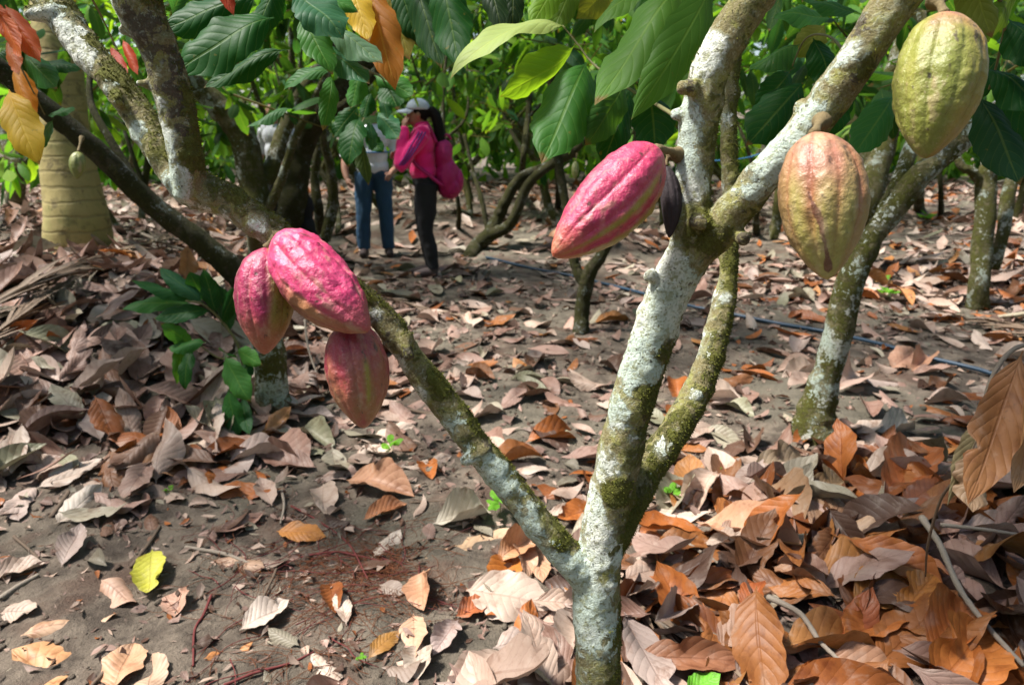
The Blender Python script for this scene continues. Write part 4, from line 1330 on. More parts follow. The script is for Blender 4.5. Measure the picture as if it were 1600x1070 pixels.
# share of fresh orange-brown leaves / of pale bleached leaves
ORN = np.array([
    [.15] * 11, [.15] * 11, [.1, .1, .1, .1, .1, .15, .2, .18, .2, .25, .25],
    [.07, .07, .07, .07, .1, .12, .16, .18, .25, .35, .35], [.08, .08, .08, .08, .12, .15, .2, .22, .25, .3, .3],
    [.08, .08, .08, .1, .12, .15, .18, .2, .2, .3, .3], [.1, .1, .12, .15, .3, .3, .4, .45, .6, .75, .8],
    [.15, .15, .2, .3, .35, .35, .45, .6, .65, .7, .7], [.2, .2, .2, .2, .3, .3, .4, .55, .66, .72, .75], [.3, .3, .3, .3, .25, .25, .3, .5, .66, .75, .75], [.3] * 5 + [.25, .3, .5, .7, .75, .75]])
PAL = np.array([
    [.4] * 11, [.45] * 11, [.4, .4, .4, .4, .4, .4, .4, .45, .6, .6, .6],
    [.14, .14, .2, .3, .35, .35, .35, .45, .75, .75, .6], [.12, .12, .18, .25, .3, .35, .35, .4, .45, .5, .5],
    [.35, .35, .35, .35, .4, .4, .45, .5, .5, .5, .5], [.6, .6, .5, .5, .5, .5, .45, .3, .2, .15, .1],
    [.6, .6, .6, .5, .5, .5, .5, .2, .08, .05, .05], [.6, .6, .55, .5, .5, .75, .7, .3, .08, .05, .05], [.6, .6, .6, .6, .7, .9, .8, .4, .12, .05, .05], [.6] * 5 + [.9, .8, .4, .12, .05, .05]])


def grid_at(A, px, py):
    px, py = np.clip(px, DX[0], DX[-1]), np.clip(py, DY[0], DY[-1])
    i = np.clip(np.searchsorted(DX, px) - 1, 0, len(DX) - 2)
    j = np.clip(np.searchsorted(DY, py) - 1, 0, len(DY) - 2)
    dx, dy = np.array(DX), np.array(DY)
    s, t = (px - dx[i]) / (dx[i + 1] - dx[i]), (py - dy[j]) / (dy[j + 1] - dy[j])
    return A[j, i] * (1 - s) * (1 - t) + A[j, i + 1] * s * (1 - t) + A[j + 1, i] * (1 - s) * t + A[j + 1, i + 1] * s * t


# dry-leaf colours by look
LOOK = {
    'orange-brown': [(.32, .10, .022), (.27, .10, .028), (.19, .058, .014), (.33, .145, .045), (.16, .066, .026)],
    'pale bleached': [(.40, .29, .225), (.36, .255, .20), (.43, .335, .27), (.35, .265, .225)],
    'pinkish brown': [(.30, .19, .15), (.24, .14, .105), (.34, .215, .165), (.20, .115, .085)],
    'dark brown': [(.105, .055, .035), (.14, .075, .047), (.085, .047, .033)],
    'grey-beige': [(.30, .26, .19), (.25, .22, .155), (.20, .19, .12)],
}
LOOKS = list(LOOK)
FLAT = [max(1e-3, float(np.ptp(t['zl']))) for t in T_DRY_HI]
CURLED = [f > .22 for f in FLAT]


HOSE = [(760, 402), (835, 420), (880, 428), (940, 442), (1000, 457), (1075, 477), (1150, 492), (1215, 505), (1290, 518), (1370, 536), (1440, 556), (1500, 570), (1545, 582), (1620, 610)]


# leaves one can point at, traced where they lie: base, tip, width (photo px), lift of base and tip (m), look, label
OB, PB, PK, DB, GB = (.37, .125, .035), (.40, .30, .235), (.31, .19, .14), (.12, .065, .04), (.28, .24, .17)
LAND = [
    ((238, 858), (229, 926), 40, .03, .03, (.42, .40, .05), "round yellow-green fallen leaf alone on the rooty soil"),
    ((236, 852), (247, 900), 36, .004, .004, PB, "pale brown leaf half hidden under the yellow-green one"),
    ((664, 872), (812, 824), 44, .012, .03, (.42, .28, .17), "long tan ribbed leaf lying on the soil below the left branch"),
    ((541, 750), (648, 776), 40, .012, .012, (.36, .19, .11), "long brown leaf with wavy margin on the mossy soil patch"),
    ((566, 812), (636, 786), 22, .012, .012, (.36, .15, .065), "narrow orange-brown leaf just below the long wavy-edged one"),
    ((505, 755), (508, 806), 40, .01, .012, PB, "small pale forked-looking leaf standing out on dark soil"),
    ((432, 830), (510, 838), 26, .012, .006, (.42, .17, .04), "ragged bright orange leaf on the dark rooty soil"),
    ((676, 818), (768, 800), 34, .006, .008, (.42, .37, .29), "flat grey-beige crinkled leaf above the long tan one"),
    ((584, 868), (626, 826), 30, .02, .02, (.40, .33, .27), "crumpled whitish leaf among the red rootlets"),
    ((806, 862), (765, 930), 48, .03, .006, (.42, .14, .025), "vivid orange leaf under the pale bunch left of the big trunk"),
    ((815, 840), (822, 906), 34, .04, .02, (.46, .27, .17), "tan leaf in the drooping bunch beside the vivid orange one"),
    ((834, 846), (848, 910), 34, .035, .012, (.44, .24, .14), "tan leaf at the right of the drooping bunch by the trunk"),
    ((776, 878), (838, 838), 30, .02, .05, (.44, .22, .11), "light orange leaf capping the drooping bunch by the trunk"),
    ((662, 890), (662, 954), 42, .03, .012, (.40, .21, .12), "brown upturned leaf at the right edge of the red rootlets"),
    ((712, 962), (766, 938), 28, .014, .012, (.34, .10, .035), "small rust-red leaf right of the upturned brown one"),
    ((646, 958), (646, 1034), 42, .012, .012, (.46, .28, .18), "oval tan leaf pointing up on the pale litter"),
    ((574, 1030), (624, 984), 26, .012, .012, (.27, .13, .03), "narrow olive-brown leaf left of the oval tan one"),
    ((716, 968), (676, 1024), 34, .02, .008, (.36, .27, .24), "greyish lilac leaf curling beside the oval tan one"),
    ((318, 1028), (396, 1002), 24, .012, .012, (.44, .19, .065), "bright orange lance-shaped leaf near the bottom edge"),
    ((32, 993), (186, 956), 34, .012, .012, (.47, .30, .19), "very long tan leaf across the soil at lower left"),
    ((158, 906), (212, 940), 34, .014, .01, (.44, .27, .19), "pinkish tan leaf pointing at the round yellow-green one"),
    ((272, 964), (280, 918), 36, .008, .008, (.42, .25, .18), "oval pinkish leaf between yellow leaf and red rootlets"),
    ((374, 984), (452, 936), 32, .012, .035, (.45, .37, .31), "grey leaf with raised curled edge on the rooty soil"),
    ((334, 874), (414, 886), 26, .01, .014, (.38, .24, .16), "flat torn brown leaf above the red stick"),
    ((92, 1072), (18, 1014), 56, .014, .014, (.46, .24, .11), "broad orange-tan leaf in the bottom left corner"),
    ((176, 1078), (210, 1004), 48, .016, .014, (.46, .26, .15), "broad tan leaf beside a pale one at the bottom left"),
    ((232, 1082), (238, 1020), 42, .012, .012, (.42, .28, .19), "pale leaf with a whitish spot at the bottom left"),
    ((0, 958), (58, 948), 24, .01, .03, PB, "small lilac-grey leaf curling up at the left edge"),
    ((-20, 902), (72, 878), 26, .012, .012, PB, "long pale split leaf at the left edge"),
    ((660, 1006), (652, 1062), 50, .01, .01, (.42, .34, .27), "cream bleached leaf below the oval tan one"),
    ((728, 922), (866, 950), 80, .012, .016, (.40, .30, .235), "large cream leaf with two holes left of the trunk"),
    ((770, 1012), (880, 986), 56, .012, .014, (.38, .295, .25), "large lilac-white leaf against the left of the trunk"),
    ((716, 1030), (766, 1014), 30, .018, .014, (.46, .19, .07), "small torn orange leaf on the cream ones"),
    ((990, 1050), (1016, 976), 70, .02, .03, (.42, .17, .065), "squarish orange leaf directly right of the trunk foot"),
    ((970, 945), (1060, 905), 34, .03, .05, (.34, .11, .035), "orange leaf with folded margin behind the trunk at right"),
    # right foreground heap
    ((1088, 815), (1262, 872), 60, .05, .06, (.40, .22, .13), "big tan crinkled leaf lying highest in the litter"),
    ((1276, 895), (1418, 868), 58, .05, .06, (.33, .14, .04), "ochre ribbed leaf above the broadest ochre one"),
    ((1330, 945), (1440, 892), 70, .05, .07, (.36, .155, .04), "broadest ochre ribbed leaf amid the right heap"),
    ((1368, 1042), (1496, 922), 74, .05, .09, (.22, .075, .018), "long dark rust leaf with strong ribs, lower right"),
    ((1402, 975), (1460, 898), 38, .05, .07, (.36, .14, .03), "narrow ochre leaf standing between two broad ones"),
    ((1455, 1030), (1520, 942), 60, .06, .08, (.38, .12, .03), "ribbed orange leaf behind the brightest broad one"),
    ((1452, 1086), (1540, 980), 92, .06, .10, (.42, .14, .03), "brightest broad orange ribbed leaf at lower right"),
    ((1525, 1090), (1582, 1028), 60, .06, .07, (.46, .22, .11), "light tan leaf in the bottom right corner"),
    ((1312, 1036), (1364, 916), 46, .04, .10, (.25, .065, .018), "dark red-brown leaf folded upright in the right heap"),
    ((1120, 1010), (1200, 952), 62, .05, .07, (.30, .17, .11), "grey-brown leaf leaning over dark palm strips"),
    ((980, 1030), (1172, 1036), 32, .05, .05, (.26, .11, .055), "long folded brown leaf near the bottom right of the trunk"),
    ((1170, 1062), (1310, 1050), 44, .05, .05, (.44, .20, .085), "light orange leaf at the bottom edge right of the trunk"),
    ((1290, 1022), (1420, 1076), 50, .07, .04, (.31, .16, .09), "long brown leaf with a vein-lit back at the bottom edge"),
    ((1060, 952), (1150, 968), 34, .03, .03, (.32, .19, .16), "pinkish leaf lying on the dark palm strips"),
    ((1000, 938), (1180, 910), 28, .04, .05, (.35, .11, .035), "long narrow orange-red leaf edge-on right of trunk"),
    ((1160, 958), (1196, 906), 40, .04, .08, (.31, .085, .022), "upright rust leaf before the tan crinkled one"),
    ((1206, 884), (1302, 926), 34, .06, .05, (.31, .17, .10), "brown leaf folded along its midrib, below the tan one"),
    ((1196, 755), (1248, 832), 60, .09, .05, (.25, .15, .085), "dark brown leaf leaning down its midrib over litter"),
    ((1266, 830), (1322, 778), 60, .05, .08, (.29, .17, .10), "ribbed tan-brown leaf fan in the middle of the right heap"),
    ((1270, 772), (1320, 752), 46, .07, .08, (.22, .14, .07), "olive-brown ribbed leaf behind the fan of tan ones"),
    ((1390, 800), (1440, 690), 62, .05, .14, (.33, .10, .03), "tall orange leaf standing upright before the right stem"),
    ((1404, 806), (1482, 740), 34, .06, .12, (.26, .085, .035), "dark orange leaf leaning behind the tall upright one"),
    ((1310, 822), (1420, 850), 40, .07, .06, (.45, .29, .18), "pale torn leaf over the ochre ones"),
    ((1380, 850), (1490, 900), 30, .08, .05, (.31, .12, .05), "twisted thin orange-brown leaf crossing the twig"),
    ((1172, 740), (1262, 722), 34, .02, .02, (.27, .20, .13), "flat olive-tan leaf above the right heap"),
    ((1100, 735), (1166, 722), 40, .03, .03, (.30, .24, .15), "dull beige leaf at the back of the right heap"),
    ((1318, 736), (1364, 744), 28, .02, .02, (.12, .18, .07), "small round greyish green leaf in the litter"),
    ((1282, 862), (1318, 854), 26, .03, .03, (.17, .25, .02), "yellow-green leaf scrap between brown leaves"),
    ((1072, 1072), (1126, 1052), 44, .08, .08, (.13, .38, .03), "fresh bright green leaf at the bottom edge"),
    ((1300, 612), (1342, 588), 36, .02, .03, (.36, .25, .20), "pinkish leaf leaning on the swollen foot of the leaning stem"),
    ((1392, 576), (1432, 548), 26, .02, .03, (.36, .20, .13), "brown spoon-shaped leaf on the mud by the hose end"),
    ((1424, 580), (1452, 556), 26, .02, .03, (.35, .19, .12), "second brown spoon-shaped leaf, just right of its twin"),
    ((1368, 674), (1430, 672), 26, .014, .014, (.42, .38, .33), "whitish leaf flat on the mud right of the leaning stem"),
    ((106, 640), (206, 664), 52, .05, .04, (.36, .22, .17), "broad pinkish ribbed leaf low on the left heap"),
    ((98, 600), (118, 548), 30, .02, .09, (.33, .21, .17), "tall pinkish leaf standing on the left heap"),
    ((160, 540), (184, 608), 36, .10, .03, (.20, .105, .065), "dark brown leaf hanging down the left heap face"),
    ((205, 530), (226, 600), 32, .11, .03, (.18, .09, .055), "second dark leaf hanging down the left heap face"),
    ((284, 690), (322, 628), 40, .02, .06, (.29, .165, .115), "upright brown leaf before the green shoot"),
    ((208, 740), (332, 708), 40, .03, .03, (.29, .15, .075), "long brown leaf with dark fold below the left heap"),
    ((70, 748), (160, 716), 34, .03, .03, (.45, .37, .31), "long silvery leaf at the lower edge of the left heap"),
    ((86, 818), (160, 756), 34, .014, .03, (.47, .40, .33), "pale grey leaf by a dark stick under the left heap"),
    ((130, 435), (162, 388), 42, .03, .10, (.40, .25, .17), "tan leaf standing on top of the left heap"),
]


def scatter_litter():
    r = np.random.default_rng(2024)
    pos, D, Nn, L, W, C, var, look, lay = [], [], [], [], [], [], [], [], []
    cells = []
    # rings of depth with a fitting number of tries
    for (y0, y1, n, lr) in ((.9, 2.2, 950, (.17, .31)), (2.2, 4, 1700, (.17, .33)), (4, 7, 2700, (.18, .34)), (7, 11, 3700, (.18, .33)), (11, 19, 4500, (.2, .38))):
        y = np.sqrt(r.uniform(y0 ** 2, y1 ** 2, n))
        x = r.uniform(-1, 1, n) * (.95 * y + .5)
        z = H(x, y)
        p = np.stack([x, y, z], -1)
        px, py, d = project(p)
        den = grid_at(DENS, px, py)
        patch = .65 + .55 * fbm(p * 2.2, 3, 17)
        keep = r.random(n) < den ** 1.5 * np.clip(np.where(den > .85, 1, patch * 1.3), 0, 1)
        x, y, p, px, py, den = x[keep], y[keep], p[keep], px[keep], py[keep], den[keep]
        hpn = np.array([G(a_, b_)[:2] for a_, b_ in HOSE])
        hpn = catmull(np.hstack([hpn, hpn[:, :1] * 0]), 90)[:, :2]
        lm = np.array([(G(*b_[0])[:2] + G(*b_[1])[:2]) / 2 for b_ in LAND])
        q2 = np.stack([x, y], -1)
        dh = np.min(np.linalg.norm(q2[:, None] - hpn[None], axis=2), axis=1)
        dl = np.min(np.linalg.norm(q2[:, None] - lm[None], axis=2), axis=1)
        keep = (dh > .11) & ~((dl < .15) & (den < .8))
        x, y, p, px, py, den = x[keep], y[keep], p[keep], px[keep], py[keep], den[keep]
        n = len(x)
        e = .05
        g = unit(np.stack([-(H(x + e, y) - H(x - e, y)) / (2 * e), -(H(x, y + e) - H(x, y - e)) / (2 * e), np.ones(n)], -1))
        pile = sstep(.75, 1.0, den)
        tilt = ((.08 + .27 * pile) * np.clip(1.3 - y / 12, .4, 1))[:, None]
        g = unit(g + r.normal(0, 1, (n, 3)) * tilt)
        g[:, 2] = np.abs(g[:, 2])
        flip = r.random(n) < .4
        an = r.uniform(0, 2 * np.pi, n)
        dd = np.stack([np.cos(an), np.sin(an), np.zeros(n)], -1)
        dd = unit(dd - g * np.sum(dd * g, -1, keepdims=True))
        l = r.uniform(*lr, n) * np.where(r.random(n) < .18, .7, 1) * (1 + .12 * pile)
        l = np.where((den < .4) & (py > 700), np.minimum(l, .21), l)
        lift = r.uniform(.002, .012, n) + pile * r.uniform(0, .035, n)
        lift = lift + np.abs(dd[:, 2]) * l * .42
        vr = r.integers(0, 26, n)
        q = r.random(n)
        o, pl = grid_at(ORN, px, py), grid_at(PAL, px, py)
        rest = r.choice(3, n, p=[.56, .25, .19])
        lk = np.where(q < o, 0, np.where(q < o + (1 - o) * pl, 1, 2 + rest))
        cc = np.array([LOOK[LOOKS[k]][r.integers(len(LOOK[LOOKS[k]]))] for k in lk]) * r.uniform(.8, 1.18, (n, 1))
        pos.append(p + np.array([0, 0, 1]) * lift[:, None] - dd * (l * .5)[:, None])
        D.append(dd); Nn.append(np.where(flip[:, None], g, g)); L.append(l); W.append(l * r.uniform(.33, .44, n)); C.append(cc); var.append(vr); look.append(lk); lay.append(den)
    return [np.concatenate(a) for a in (pos, D, Nn, L, W, C, var, look, lay)]


LIT = scatter_litter()


def place_name(px, py):
    if py < 345:
        return "far back under the grove"
    if px < 470 and 345 <= py < 715:
        return "on the big heap at left"
    if px < 620 and py >= 715:
        return "on the bare rooty soil at lower left"
    if px > 985 and py > 690:
        return "in the deep litter right of the big tree"
    if px > 1230 and 330 <= py < 520:
        return "in the bright litter behind the hose"
    if px > 1000 and py <= 690:
        return "on the mud beside the hose"
    if py > 850:
        return "at the foot of the big tree"
    if py > 690:
        return "on the soil under the left branch"
    return "on the trodden path"


def split_litter(used):
    """the 300 or so leaves that show largest become objects; the others stay one litter mass"""
    pos, D, Nn, L, W, C, var, look, den = LIT
    n = len(pos)
    v, f, uv, c = leaf_batch(T_DRY_LO, pos, D, Nn, L, W, var, C)
    k = len(v) // n
    px, py, d = project(v)
    ok = (px > 0) & (px < 1600) & (py > 0) & (py < 1070) & (d > .3)
    cell = (py // 5).astype(int) * 400 + (px // 5).astype(int)
    ids = np.repeat(np.arange(n), k)
    # nearest leaf in each cell, then cells per leaf
    order = np.lexsort((-d, cell))
    order = order[ok[order]]
    buf = np.full(400 * 300, -1)
    buf[cell[order]] = ids[order]
    cnt = np.bincount(buf[buf >= 0], minlength=n) * 1.0
    pick = np.argsort(-cnt)[:max(0, 300 - used)]
    mesh = {}
    seen_proto = {}
    for i in pick:
        vi = int(var[i])
        if vi not in mesh:
            t = T_DRY_HI[vi]
            vv = np.stack([t['x'] * .38, t['y'], t['zl'] + t['zw'] * .38], -1)
            o = mk("fallen_leaf", vv, t['f'], M['dead_obj'], None, t['uv'])
            mesh[vi] = o
        else:
            o = mesh[vi].copy()
            COL.objects.link(o)
        dd = unit(D[i]); nn = unit(Nn[i] - dd * Nn[i].dot(dd)); ss = np.cross(dd, nn)
        mtx = Matrix.Identity(4)
        for a in range(3):
            mtx[a][0], mtx[a][1], mtx[a][2], mtx[a][3] = ss[a] * W[i] / .38, dd[a] * L[i], nn[a] * L[i], pos[i][a]
        o.matrix_world = mtx
        o.color = (*map(float, C[i]), 1)
        cx, cy, _ = project(pos[i] + dd * L[i] * .5)
        shape = "curled" if CURLED[vi] else "flat"
        size = "long" if L[i] > .28 else "short" if L[i] < .2 else "mid-sized"
        wh = place_name(float(cx), float(cy))
        tag(o, f"{size} {shape} {LOOKS[look[i]]} fallen leaf {wh}", "fallen leaf", f"{size} {shape} {LOOKS[look[i]]} leaves {wh}")
    rest = np.setdiff1d(np.arange(n), pick)
    dist = np.linalg.norm(pos - CAM, axis=1)
    mb = MB()
    for T, sel in ((T_DRY_LO, rest[dist[rest] < 7.5]), (T_DRY_FAR, rest[dist[rest] >= 7.5])):
        v, f, uv, c = leaf_batch(T, pos[sel], D[sel], Nn[sel], L[sel], W[sel], var[sel], C[sel])
        mb.add(v, f, c, uv)
    tag(mb.build("leaf_litter", M['dead'], None), kind='stuff')


def land_leaves():
    for i, (b, t, w, lb, lt, col, lab) in enumerate(LAND):
        B, T_ = G(b[0], b[1], lb), G(t[0], t[1], lt)
        d = (np.linalg.norm(B - CAM) + np.linalg.norm(T_ - CAM)) / 2
        r = np.random.default_rng(900 + i)
        # flat-ish: upper side up, leaning a little to the camera so that the traced width shows
        up = unit(np.array([r.normal(0, .18), -.35, 1.0]))
        n = np.linalg.norm(T_ - B)
        width = w * 1.05 * d / F_PX
        horiz = abs(t[0] - b[0]) > 1.2 * abs(t[1] - b[1])
        if horiz:
            width *= 1.35
        width = min(width, n * .62)
        flat = [k for k in range(26) if not CURLED[k]]
        c = CURLED
        o = one_leaf("fallen_leaf", B, T_, width, col, None, up, T=T_DRY_HI, var=int(r.choice(flat)) if r.random() < .75 else int(r.integers(26)), mat=M['dead'], seed=i)
        tag(o, lab, "fallen leaf")
    return len(LAND)


split_litter(land_leaves())


# ------------------------------------------------------------------ crumbs on the soil, red rootlets
def debris():
    r = np.random.default_rng(5)
    n = 26000
    y = np.sqrt(r.uniform(.9 ** 2, 6.5 ** 2, n))
    x = r.uniform(-1, 1, n) * (.85 * y + .4)
    p = np.stack([x, y, H(x, y) + r.uniform(.002, .009, n)], -1)
    kp = r.random(n) < np.where(y > 3, .4, 1)
    x, y, p = x[kp], y[kp], p[kp]
    n = len(x)
    an = r.uniform(0, 6.283, n)
    D = np.stack([np.cos(an), np.sin(an), r.normal(0, .25, n)], -1)
    L = r.uniform(.006, .06, n) ** 1.0 * (.6 + .12 * y)
    W = L * r.uniform(.12, .75, n)
    k = r.choice(5, n, p=[.05, .22, .35, .33, .05])
    C = np.array([LOOK[LOOKS[i]][0] for i in k]) * r.uniform(.5, 1.2, (n, 1))
    v, f, uv, c = leaf_batch(T_DRY_FAR, p, D, np.array([0, 0, 1.]) + r.normal(0, .35, (n, 3)), L, W, r.integers(0, 26, n), C)
    tag(mk("leaf_crumbs", v, f, M['dead'], None, uv, c), kind='stuff')

    # matted, torn older pieces under the whole leaves
    n = 9000
    y = np.sqrt(r.uniform(.9 ** 2, 8 ** 2, n))
    x = r.uniform(-1, 1, n) * (.85 * y + .4)
    p = np.stack([x, y, H(x, y) + r.uniform(.002, .02, n)], -1)
    px, py, d = project(p)
    keep = r.random(n) < .06 + .94 * grid_at(DENS, px, py) ** 3.2
    p, y = p[keep], y[keep]
    n = len(p)
    an = r.uniform(0, 6.283, n)
    D = np.stack([np.cos(an), np.sin(an), r.normal(0, .15, n)], -1)
    L = r.uniform(.05, .13, n)
    k = r.choice(5, n, p=[.05, .25, .33, .27, .1])
    C = np.array([LOOK[LOOKS[i]][0] for i in k]) * r.uniform(.45, 1.0, (n, 1))
    v, f, uv, c = leaf_batch(T_DRY_LO, p, D, np.array([0, 0, 1.]) + r.normal(0, .25, (n, 3)), L, L * r.uniform(.3, .8, n), r.integers(0, 26, n), C)
    v = v + np.array([0, 0, 1.]) * (.004 * fbm(v * 60, 2, 3))[:, None]
    tag(mk("torn_leaf_layer", v, f, M['dead'], None, uv, c), kind='stuff')

    # clods and crumbs of earth
    V, Fc, m = [], [], 0
    for i in range(2600):
        y = math.sqrt(r.uniform(.9 ** 2, 6 ** 2))
        x = r.uniform(-1, 1) * (.8 * y + .4)
        px, py, d = project(np.array([x, y, float(H(x, y))]))
        if grid_at(DENS, px, py) > .8 and r.random() < .7:
            continue
        s = r.uniform(.003, .011) * (1 if r.random() < .85 else 1.9)
        v, f = ico((0, 0, 0), (s * r.uniform(.8, 1.5), s * r.uniform(.8, 1.5), s * .75), 5)
        v = v * (1 + .5 * fbm(v / s * .9 + i * 3.1, 2, 4))[:, None] + np.array([x, y, float(H(x, y)) + .001])
        V.append(v); Fc.append(f + m); m += len(v)
    tag(mk("soil_clods", np.vstack(V), np.vstack(Fc), M['soil']), kind='stuff')


debris()


def root_mat_patch(name, mat, spots, n, lr, rr, seed):
    r = np.random.default_rng(seed)
    mb = MB()
    for i in range(n):
        sx, sy, wx, wy = spots[r.integers(len(spots))]
        px, py = sx + r.normal(0, wx), sy + r.normal(0, wy)
        c = G(px, py, .006)
        an = r.normal(.3, .9) + (np.pi if r.random() < .5 else 0)
        l = r.uniform(*lr)
        pts = []
        q = c[:2].copy()
        for s in range(6):
            pts.append((q[0], q[1], float(H(q[0], q[1])) + r.uniform(.004, .016)))
            an += r.normal(0, .35)
            q = q + np.array([math.cos(an), math.sin(an)]) * l / 5
        v, f = tube(pts, np.linspace(1, .5, 6) * r.uniform(*rr), n=14, seg=5)
        mb.add(v, f)
    tag(mb.build(name, M[mat]), kind='stuff')


SPOTS = [(560, 850, 55, 34), (600, 905, 60, 30), (520, 930, 60, 34), (470, 1000, 80, 34), (630, 880, 30, 30), (420, 880, 60, 40), (560, 880, 40, 20)]
root_mat_patch("rootlet_mat", 'rootlet', SPOTS, 520, (.06, .24), (.0006, .0012), 3)
root_mat_patch("crimson_rootlets", 'rootletr', SPOTS, 46, (.15, .4), (.0011, .0022), 4)


# ------------------------------------------------------------------ twigs and sticks
def ground_stick(pts, rpx, label, mat='twig', name="stick", cat="stick", group=None, lift=.01):
    q, rad = [], []
    for p in pts:
        l = p[2] if len(p) > 2 else lift
        g = G(p[0], p[1], l)
        q.append(g)
        rad.append(rpx * float(project(g)[2]) / F_PX)
    rad = np.array(rad) * np.linspace(1.1, .75, len(q))
    v, f = tube(q, rad, n=max(14, len(q) * 7), seg=9, lump=.3, seed=int(pts[0][0]))
    return tag(mk(name, v, f, M[mat]), label, cat, group)


ground_stick([(330, 930), (318, 960), (304, 985), (302, 1040)], 2.2, "bent reddish stick upright on the rooty soil near the bottom", 'rootletr')
ground_stick([(350, 1070), (400, 1050), (455, 1035), (490, 1018)], 2.4, "thick crimson root running to the bottom edge", 'rootletr')
ground_stick([(455, 790), (500, 815), (545, 850), (575, 905)], 1.4, "thin crimson root curving into the red rootlet mat", 'rootletr')
ground_stick([(470, 870), (520, 862), (560, 868), (610, 880)], 1.6, "pinkish root lying across the red rootlets", 'rootletr')
ground_stick([(80, 808), (100, 780), (118, 752)], 4.0, "short dark stick beside a pale grey leaf")
ground_stick([(205, 885), (232, 850), (250, 822)], 3.0, "dark twig behind the round yellow-green leaf")
ground_stick([(0, 935), (30, 915), (60, 898)], 4.5, "grey broken stick at the left edge of the soil", 'greytwig')
ground_stick([(22, 838), (45, 858), (60, 872)], 2.4, "thin brown stick above the long pale split leaf")
ground_stick([(140, 1075), (170, 1040), (185, 1010)], 3.4, "dark stick between two broad tan leaves at the bottom")
ground_stick([(290, 855), (350, 865), (390, 880)], 3.2, "grey twig on the soil right of the yellow-green leaf", 'greytwig')
ground_stick([(405, 945), (425, 905), (432, 888)], 2.4, "dark thin twig beside the raised grey leaf")
ground_stick([(440, 766), (444, 790), (438, 818)], 2.2, "short grey twig standing above the bright orange leaf", 'greytwig')
ground_stick([(640, 785), (690, 782), (735, 775)], 1.6, "thin dark twig lying across the mossy soil patch")
# long twigs over the right-hand heap
ground_stick([(1440, 808, .16), (1468, 850, .16), (1500, 920, .14), (1545, 980, .13), (1600, 1040, .12)], 5.0, "long grey-brown twig slanting down across the orange heap", 'greytwig', "twig", "twig")
ground_stick([(1200, 932, .10), (1250, 958, .11), (1280, 1000, .11), (1312, 1032, .10)], 4.4, "brown forked twig in the middle of the orange heap", 'greytwig', "twig", "twig")
ground_stick([(1470, 820, .15), (1530, 826, .15), (1610, 838, .15)], 3.2, "thin level twig beside the right edge stump", 'greytwig', "twig", "twig")
ground_stick([(1352, 1048, .09), (1300, 1060, .09), (1240, 1078, .08)], 2.4, "thin grey twig across the leaves at the bottom edge", 'greytwig', "twig", "twig")
ground_stick([(1060, 840, .05), (1100, 865, .06), (1140, 890, .06)], 3.0, "dark twig under the tan crinkled leaf", 'greytwig', "twig", "twig")
ground_stick([(974, 935, .03), (1010, 958, .03), (1060, 990, .04), (1100, 1010, .04)], 3.4, "pale straight twig leaving the trunk foot towards lower right", 'greytwig', "twig", "twig")
ground_stick([(1010, 900, .04), (1050, 918, .04), (1090, 960, .04)], 2.2, "thin grey twig right of the trunk", 'greytwig', "twig", "twig")
ground_stick([(222, 365, .1), (270, 385, .1), (320, 400, .06), (350, 430, .05)], 2.2, "pale bare twig on the crest of the left heap", 'greytwig', "twig", "twig")
ground_stick([(240, 370, .12), (300, 380, .1), (370, 420, .05)], 2.0, "second bare twig crossing the crest of the left heap", 'greytwig', "twig", "twig")
ground_stick([(476, 500, .25), (482, 545, .14), (498, 592, .03)], 1.8, "thin grey stalk leaning between the pods and the heap", 'greytwig', "twig", "twig")
ground_stick([(500, 592, .03), (560, 618, .02), (640, 640, .015), (700, 652, .01)], 3.2, "dark root lying at the edge of the left heap", 'twig')
ground_stick([(600, 470), (680, 478), (760, 492)], 1.6, "thin dark twig on the trodden path", 'twig')

# ------------------------------------------------------------------ hose, cord
q = [G(a, b, .022) for a, b in HOSE]
v, f = tube(q, [.0135] * len(q), n=120, seg=12)
tag(mk("hose", v, f, M['hose']), "dark blue irrigation hose lying across the litter behind the big tree", "hose")
M['cord'] = simple("blue_cord", (.04, .16, .34), .5)
q = [P(1100, 252, 6.6), P(1142, 250, 6.6), P(1170, 246, 6.65), P(1196, 240, 6.7), P(1240, 246, 6.8), P(1368, 250, 6.9)]
v, f = tube(q, [.006] * 6, n=40, seg=6)
tag(mk("cord", v, f, M['cord']), "thin blue cord strung between stems behind the right limb", "cord")


